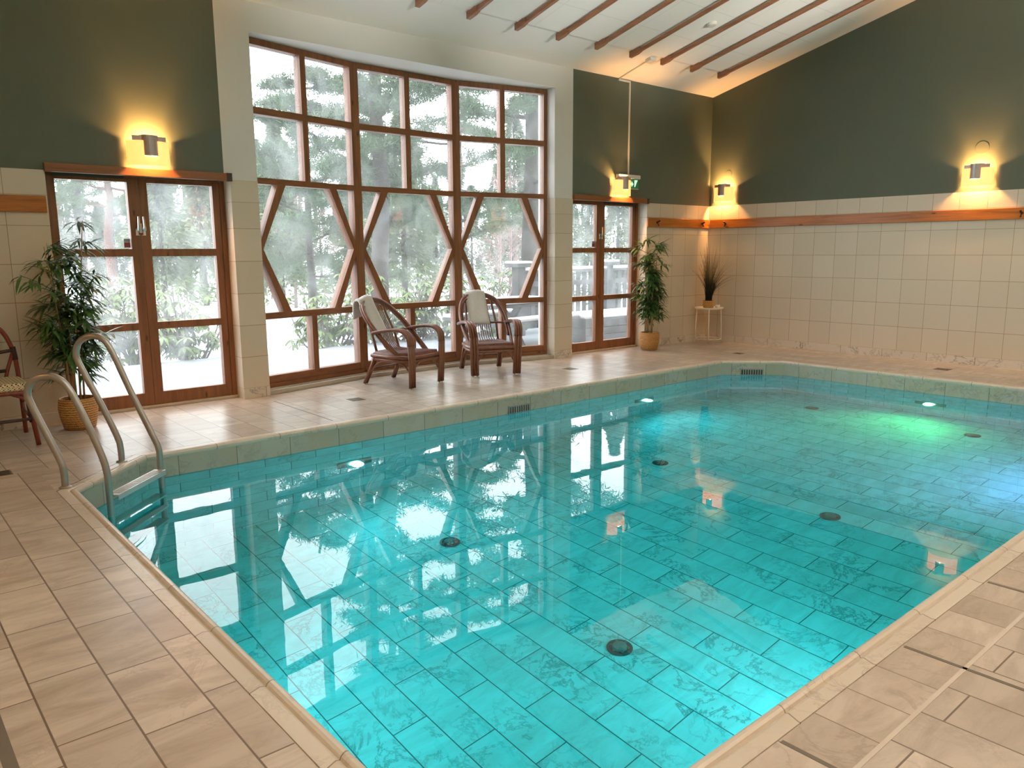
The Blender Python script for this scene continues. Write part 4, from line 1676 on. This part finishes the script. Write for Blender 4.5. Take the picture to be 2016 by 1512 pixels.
# ------------------------------------------------------------------ outdoors: snowy terrace, railing, picnic table, shrubs, trees
m = MB()
m.box(-26, 12, 0.30, 3.55, -0.30, -0.05)
o = m.build('ground_terrace', M['snowdeck'])
o['label'] = 'terrace with thin snow outside the windows'
struct(o)
m = MB()
rnd = random.Random(2)
NX, NY = 40, 30
gx = [-70 + 150 * i / NX for i in range(NX + 1)]
gy = [3.4 + 90 * (j / NY) ** 1.8 for j in range(NY + 1)]
vs = [(x, y, -0.32 - 0.012 * (y - 3.4) + (0.06 * rnd.uniform(-1, 1) if y > 4 else 0)) for y in gy for x in gx]
m.raw(vs, [(j * (NX + 1) + i, j * (NX + 1) + i + 1, (j + 1) * (NX + 1) + i + 1, (j + 1) * (NX + 1) + i) for j in range(NY) for i in range(NX)])
o = m.build('ground_snow', M['snow'], smooth=True)
o['label'] = 'snow covered ground beyond the terrace'
struct(o)


def gz(y):
    return -0.32 - 0.012 * max(0, y - 3.4)


def at(u, dist):
    """point on the ground in the direction of photo column u, at a distance from the camera"""
    a = YAW + math.atan((u - 1008) / FPX)
    return CAM.x + dist * math.sin(a), CAM.y + dist * math.cos(a)


def build_railing():
    root = thing('terrace_railing', 'dark picket railing with snowy top rail along the terrace', 'fence', (-1.45, 2.75, -0.05))
    n = 40
    m = MB()
    m.box(0, 6.6, -0.07, 0.07, 1.06, 1.10)
    r = m.build('top_rail', M['greywood'], root)
    m = MB()
    m.box(-0.02, 6.6, -0.075, 0.075, 1.10, 1.15)
    m.build('snow_cap', M['snow'], r, bevel=0.015)
    for z in (0.82, 0.18):
        m = MB()
        m.box(0, 6.6, -0.03, 0.01, z, z + 0.09)
        m.build('lower_rail', M['greywood'], root)
    for k in range(n):
        m = MB()
        x = 0.18 + k * 0.16
        m.box(x - 0.045, x + 0.045, 0.012, 0.035, 0.10, 1.05)
        m.build('picket', M['greywood'], root)
    for x in (0.0, 2.2, 4.4, 6.6):
        m = MB()
        m.box(x - 0.08, x + 0.08, -0.08, 0.08, 0.0, 1.16)
        m.box(x - 0.17, x + 0.17, -0.17, 0.17, 1.16, 1.22)
        p = m.build('post', M['greywood'], root)
        m = MB()
        m.box(x - 0.165, x + 0.165, -0.165, 0.165, 1.22, 1.26)
        m.build('snow_cap', M['snow'], p, bevel=0.012)


build_railing()


def make_picnic(label, loc, rz, L):
    root = thing('picnic_table', label, 'table', loc, rz)
    m = MB()
    for k in range(5):
        y = -0.34 + k * 0.17
        m.box(-L / 2, L / 2, y - 0.08, y + 0.08, 0.62, 0.66)
    t = m.build('table_top', M['greywood'], root)
    m = MB()
    m.box(-L / 2, L / 2, -0.41, 0.41, 0.66, 0.72)
    m.build('snow_layer', M['snow'], t, bevel=0.02)
    for s in (-1, 1):
        m = MB()
        m.box(-L / 2, L / 2, s * 0.62 - 0.12, s * 0.62 + 0.12, 0.40, 0.44)
        b = m.build('bench', M['greywood'], root)
        m = MB()
        m.box(-L / 2, L / 2, s * 0.62 - 0.125, s * 0.62 + 0.125, 0.44, 0.49)
        m.build('snow_layer', M['snow'], b, bevel=0.02)
    for x in (-L / 2 + 0.25, L / 2 - 0.25):
        for s in (-1, 1):
            m = MB()
            m.prism([(x - 0.03, s * 0.20, 0.62), (x + 0.03, s * 0.20, 0.62), (x + 0.03, s * 0.32, 0.62), (x - 0.03, s * 0.32, 0.62)],
                    [(x - 0.03, s * 0.66, 0.0), (x + 0.03, s * 0.66, 0.0), (x + 0.03, s * 0.78, 0.0), (x - 0.03, s * 0.78, 0.0)])
            m.build('leg', M['greywood'], root)
        m = MB()
        m.box(x - 0.02, x + 0.02, -0.74, 0.74, 0.32, 0.40)
        m.build('crossbar', M['greywood'], root)
    return root


make_picnic('snow covered picnic table seen through the right facet of the bay', (-2.45, 1.78, -0.05), 0.12, 1.5)
pb = thing('planter_box', 'low dark plank box with a snowy lid outside the right double door', 'box', (-0.25, 1.40, -0.05), 0.0)
m = MB()
for k in range(3):
    m.box(-1.3, 1.3, -0.32, 0.32, 0.02 + k * 0.115, 0.125 + k * 0.115)
m.build('planks', M['greywood'], pb, bevel=0.004)
m = MB()
m.box(-1.34, 1.34, -0.36, 0.36, 0.36, 0.39)
lid = m.build('lid', M['greywood'], pb)
m = MB()
m.box(-1.335, 1.335, -0.355, 0.355, 0.39, 0.45)
m.build('snow_layer', M['snow'], lid, bevel=0.02)


def make_rhodo(label, x, y, h, r, seed):
    rnd = random.Random(seed)
    root = thing('rhododendron_bush', label, 'bush', (x, y, gz(y) - 0.05), 0, 'rhododendron bushes beyond the terrace')
    st, lf = MB(), MB()
    tips = []
    for k in range(16):
        a = rnd.uniform(0, 2 * PI)
        l = rnd.uniform(0.35, 1.0) * r
        hh = h * rnd.uniform(0.55, 1.0) * (1 - 0.25 * (l / r) ** 2)
        p0 = Vector((rnd.uniform(-0.12, 0.12), rnd.uniform(-0.12, 0.12), 0))
        e = Vector((math.cos(a) * l, math.sin(a) * l, hh))
        mid = Vector((e.x * 0.55 + rnd.uniform(-0.08, 0.08), e.y * 0.55, hh * 0.42))
        pp = smooth_path([p0, mid, e], 4)
        st.tube(pp, [0.022 * (1 - 0.7 * i / (len(pp) - 1)) for i in range(len(pp))], 5, False)
        for q in range(7):
            t = rnd.uniform(0.45, 1.0)
            b = pp[int(t * (len(pp) - 1))]
            o2 = Vector((rnd.uniform(-1, 1), rnd.uniform(-1, 1), rnd.uniform(-0.1, 0.6))) * (0.30 * r)
            st.tube([b, b + o2], [0.007, 0.005], 4, False)
            tips.append(b + o2)
    for t in tips:
        for q in range(9):
            a = 2 * PI * q / 9 + rnd.uniform(-0.2, 0.2)
            leaf(lf, t, Vector((math.cos(a), math.sin(a), rnd.uniform(-0.1, 0.4))), rnd.uniform(0.13, 0.2), 0.05, rnd.uniform(0.3, 0.55), 0)
    st.build('stems', M['stemgrey'], root)
    lf.build('foliage', M['rhodo'], root)
    return root


rh = [(140, 11.6, 1.75, 0.85, 'leafy rhododendron behind the potted palm outside the left door'), (258, 12.2, 1.7, 0.8, 'leafy rhododendron between the two leaves of the left door'),
      (375, 11.9, 1.65, 0.85, 'wide leafy rhododendron filling the right leaf of the left door'),
      (645, 12.6, 1.45, 0.75, 'leafy rhododendron behind the left facet of the bay'), (765, 12.9, 1.8, 0.85, 'tall rhododendron behind the armchair turned right'),
      (868, 13.1, 1.75, 0.75, 'leafy rhododendron behind the middle facet, near its right mullion'), (958, 13.6, 1.75, 0.75, 'leafy rhododendron behind the right facet of the bay')]
for i, (u, dd, h, r, lb) in enumerate(rh):
    x, y = at(u, dd)
    make_rhodo(lb, x, y, h, r, 40 + i)


def puff(m, c, r, rnd, n=26, up=0.35):
    """tuft of needles"""
    for k in range(n):
        d = Vector((rnd.gauss(0, 1), rnd.gauss(0, 1), rnd.gauss(up, 0.8)))
        if d.length < 1e-3:
            continue
        d.normalize()
        p = c + Vector((rnd.gauss(0, 1), rnd.gauss(0, 1), rnd.gauss(0, 0.5))) * (r * 0.5)
        s = d.cross(Vector((rnd.random(), rnd.random(), rnd.random()))).normalized() * (r * 0.05)
        e = p + d * (r * rnd.uniform(0.45, 0.8))
        m.raw([p - s, p + s, e], [(0, 1, 2)])


def make_pine(label, x, y, H, R, zc0, seed, bark, trunk_r, nb=26, gap=None, dens=1.0):
    rnd = random.Random(seed)
    root = thing('pine_tree', label, 'tree', (x, y, gz(y) - 0.1), 0, 'pine trees near the building')
    m = MB()
    tp = [Vector((rnd.uniform(-0.05, 0.05) * i, rnd.uniform(-0.05, 0.05) * i, H * i / 6)) for i in range(7)]
    m.tube(tp, [trunk_r * (1 - 0.75 * i / 6) for i in range(7)], 10)
    m.build('trunk', bark, root, smooth=True)
    br, fo = MB(), MB()
    for k in range(nb):
        t = (k + rnd.random()) / nb
        z = zc0 + (H * 0.97 - zc0) * t
        i = min(int(z / H * 6), 5)
        p = tp[i].lerp(tp[i + 1], z / H * 6 - i)
        a = k * 2.4 + rnd.uniform(-0.4, 0.4)
        L = R * (0.45 + 0.75 * math.sin(PI * min(1, 0.18 + 0.8 * t))) * rnd.uniform(0.7, 1.05) * (1 - 0.45 * t)
        d = Vector((math.cos(a), math.sin(a), rnd.uniform(-0.15, 0.3)))
        pts = [p]
        for s in range(1, 6):
            d = (d + Vector((rnd.uniform(-0.25, 0.25), rnd.uniform(-0.25, 0.25), rnd.uniform(-0.16, 0.14)))).normalized()
            pts.append(pts[-1] + d * (L / 5))
        br.tube(pts, [0.05 * (1 - 0.8 * s / 5) * (trunk_r / 0.2) for s in range(6)], 5, False)
        for s in range(2, 6):
            for q in range(4):
                b = pts[s - 1].lerp(pts[s], rnd.random())
                dd = (d + Vector((rnd.uniform(-1.1, 1.1), rnd.uniform(-1.1, 1.1), rnd.uniform(-0.3, 0.5)))).normalized()
                e = b + dd * rnd.uniform(0.3, 0.8) * (L / 3.0)
                br.tube([b, b.lerp(e, 0.5) + Vector((0, 0, rnd.uniform(-0.05, 0.08))), e], [0.016, 0.011, 0.006], 4, False)
                for w in range(int(3 * dens + rnd.random())):
                    puff(fo, b.lerp(e, rnd.uniform(0.45, 1.1)), rnd.uniform(0.14, 0.27), rnd, 30)
    br.build('branches', bark, root)
    fo.build('foliage', M['needle'], root)
    return root


pines = [
    (750, 15.5, 9.0, 1.3, 2.3, M['barkpine'], 0.20, 34, 'thick trunked pine behind the middle facet of the bay'),
    (1050, 15.5, 10.5, 1.8, 2.6, M['barkpine'], 0.19, 30, 'straight thick trunked pine behind the right end of the bay'),
    (615, 19.0, 6.2, 2.3, 1.2, M['barkpine'], 0.11, 30, 'bushy pine with low branches behind the left facet of the bay'),
    (905, 21.5, 10.0, 2.3, 2.0, M['barkpine'], 0.15, 28, 'slender pine further off behind the middle and right facets'),
    (232, 33, 8.2, 2.4, 3.4, M['barkred'], 0.20, 22, 'red barked pine behind the left leaf of the left door'),
    (176, 41.0, 8.6, 2.4, 3.4, M['barkpine'], 0.24, 22, 'grey trunked pine furthest left outside the left door'),
]
for i, (u, dd, H, R, z0, bk, tr_, nb, lb) in enumerate(pines):
    x, y = at(u, dd)
    make_pine(lb, x, y, H, R, z0, 70 + i, bk, tr_, nb)


def fir_mesh(seed, H, R, n, mat, fine=0.62):
    rnd = random.Random(seed)
    m = MB()
    for k in range(n):
        t = rnd.random() ** 0.8
        z = H * (0.06 + 0.94 * t)
        rr = R * (1 - t) * math.sqrt(rnd.uniform(0.15, 1.0)) * (0.8 + 0.35 * math.sin(z * 9 / H * 2))
        a = rnd.uniform(0, 2 * PI)
        c = Vector((rr * math.cos(a), rr * math.sin(a), z))
        d = Vector((math.cos(a), math.sin(a), rnd.uniform(-0.7, 0.1))).normalized()
        s = d.cross(Vector((rnd.gauss(0, 1), rnd.gauss(0, 1), rnd.gauss(0, 1)))).normalized()
        L = rnd.uniform(0.10, 0.2) * R * fine
        m.raw([c - s * L * 0.4, c + s * L * 0.4, c + d * L * 1.6], [(0, 1, 2)])
    return m


firs = []
for v in range(4):
    root = thing('fir_tree', 'distant hazy fir in the treeline beyond the snow', 'tree', (0, 0, 0), 0, 'firs in the distant treeline')
    H = (8.5, 7.0, 10.0, 6.0)[v]
    R = (1.7, 1.5, 1.8, 1.6)[v]
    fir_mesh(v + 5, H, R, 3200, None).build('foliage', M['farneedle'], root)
    t = MB()
    t.tube([(0, 0, -0.2), (0, 0, H * 0.9)], [0.13, 0.03], 6)
    t.build('trunk', M['barkpine'], root)
    firs.append(root)
rnd = random.Random(9)
spots = []
tries = 0
taken = [at(232, 33), at(176, 41), (at(176, 38)), at(410, 31), at(690, 31), at(800, 27)]
while len(spots) < 64 and tries < 6000:
    tries += 1
    u, dd = rnd.uniform(-40, 1300), rnd.uniform(36, 74)
    x, y = at(u, dd)
    if all(math.hypot(x - a, y - b) > 4.3 for a, b in taken):
        taken.append((x, y))
        spots.append((u, dd))
for k, (u, dd) in enumerate(spots):
    x, y = at(u, dd)
    f = firs[k % 4]
    if k < 4:
        f.location = (x, y, gz(y))
        o = f
    else:
        o = dup(f, (x, y, gz(y)), rnd.uniform(0, 6))
    s = rnd.uniform(0.8, 1.1) * (0.72 if u > 1080 else 1.0)
    o.scale = (s, s, s)

# broad young firs nearer the building
near = [(560, 24, 0.62, 'young fir behind the left end of the bay'), (720, 32, 0.7, 'young fir beside the mullion between left and middle facets'),
        (800, 27, 0.75, 'dense young fir in the middle facet of the bay'), (1215, 22, 0.5, 'pale young fir behind the railing in the right door'), (330, 25, 0.6, 'young fir in the right leaf of the left door'),
        (410, 31, 0.7, 'young fir beside the right stile of the left door')]
for i, (u, dd, s, lb) in enumerate(near):
    root = thing('young_fir', lb, 'tree', (0, 0, 0), 0, 'young firs on the lawn')
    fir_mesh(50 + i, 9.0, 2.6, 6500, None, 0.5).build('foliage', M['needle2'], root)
    t = MB()
    t.tube([(0, 0, -0.2), (0, 0, 8.0)], [0.16, 0.03], 6)
    t.build('trunk', M['barkpine'], root)
    x, y = at(u, dd)
    root.location = (x, y, gz(y))
    root.scale = (s, s, s)


def make_bare(label, x, y, H, seed):
    rnd = random.Random(seed)
    root = thing('bare_tree', label, 'tree', (x, y, gz(y)), 0, 'bare birches on the snow')
    m = MB()
    m.tube([(0, 0, -0.1), (0.05, 0, H * 0.5), (0.0, 0.05, H)], [0.06, 0.04, 0.01], 6)
    m.build('trunk', M['twig'], root, smooth=True)
    b = MB()
    for k in range(60):
        z = H * rnd.uniform(0.15, 0.97)
        a = rnd.uniform(0, 2 * PI)
        L = (H - z) * 0.35 + 0.35
        d = Vector((math.cos(a), math.sin(a), rnd.uniform(0.5, 1.2))).normalized()
        p = Vector((0.03, 0.02, z))
        e = p + d * L
        b.tube([p, p.lerp(e, 0.5), e], [0.014, 0.01, 0.004], 3, False)
        for q in range(6):
            s = p.lerp(e, rnd.uniform(0.3, 1))
            d2 = (d + Vector((rnd.uniform(-1, 1), rnd.uniform(-1, 1), rnd.uniform(-0.4, 0.6)))).normalized()
            b.tube([s, s + d2 * L * 0.4], [0.007, 0.003], 3, False)
    b.build('branches', M['twig'], root)


for i, (u, dd, h, lb) in enumerate([(585, 27, 4.6, 'bare pinkish birch inside the left hexagon of the bay'), (612, 30, 5.0, 'second bare birch from the left inside the left hexagon'), (1005, 26, 4.2, 'bare birch beside the big trunk in the right hexagon'),
                                    (985, 30, 4.6, 'thin bare birch behind the right rhododendron')]):
    x, y = at(u, dd)
    make_bare(lb, x, y, h, 90 + i)
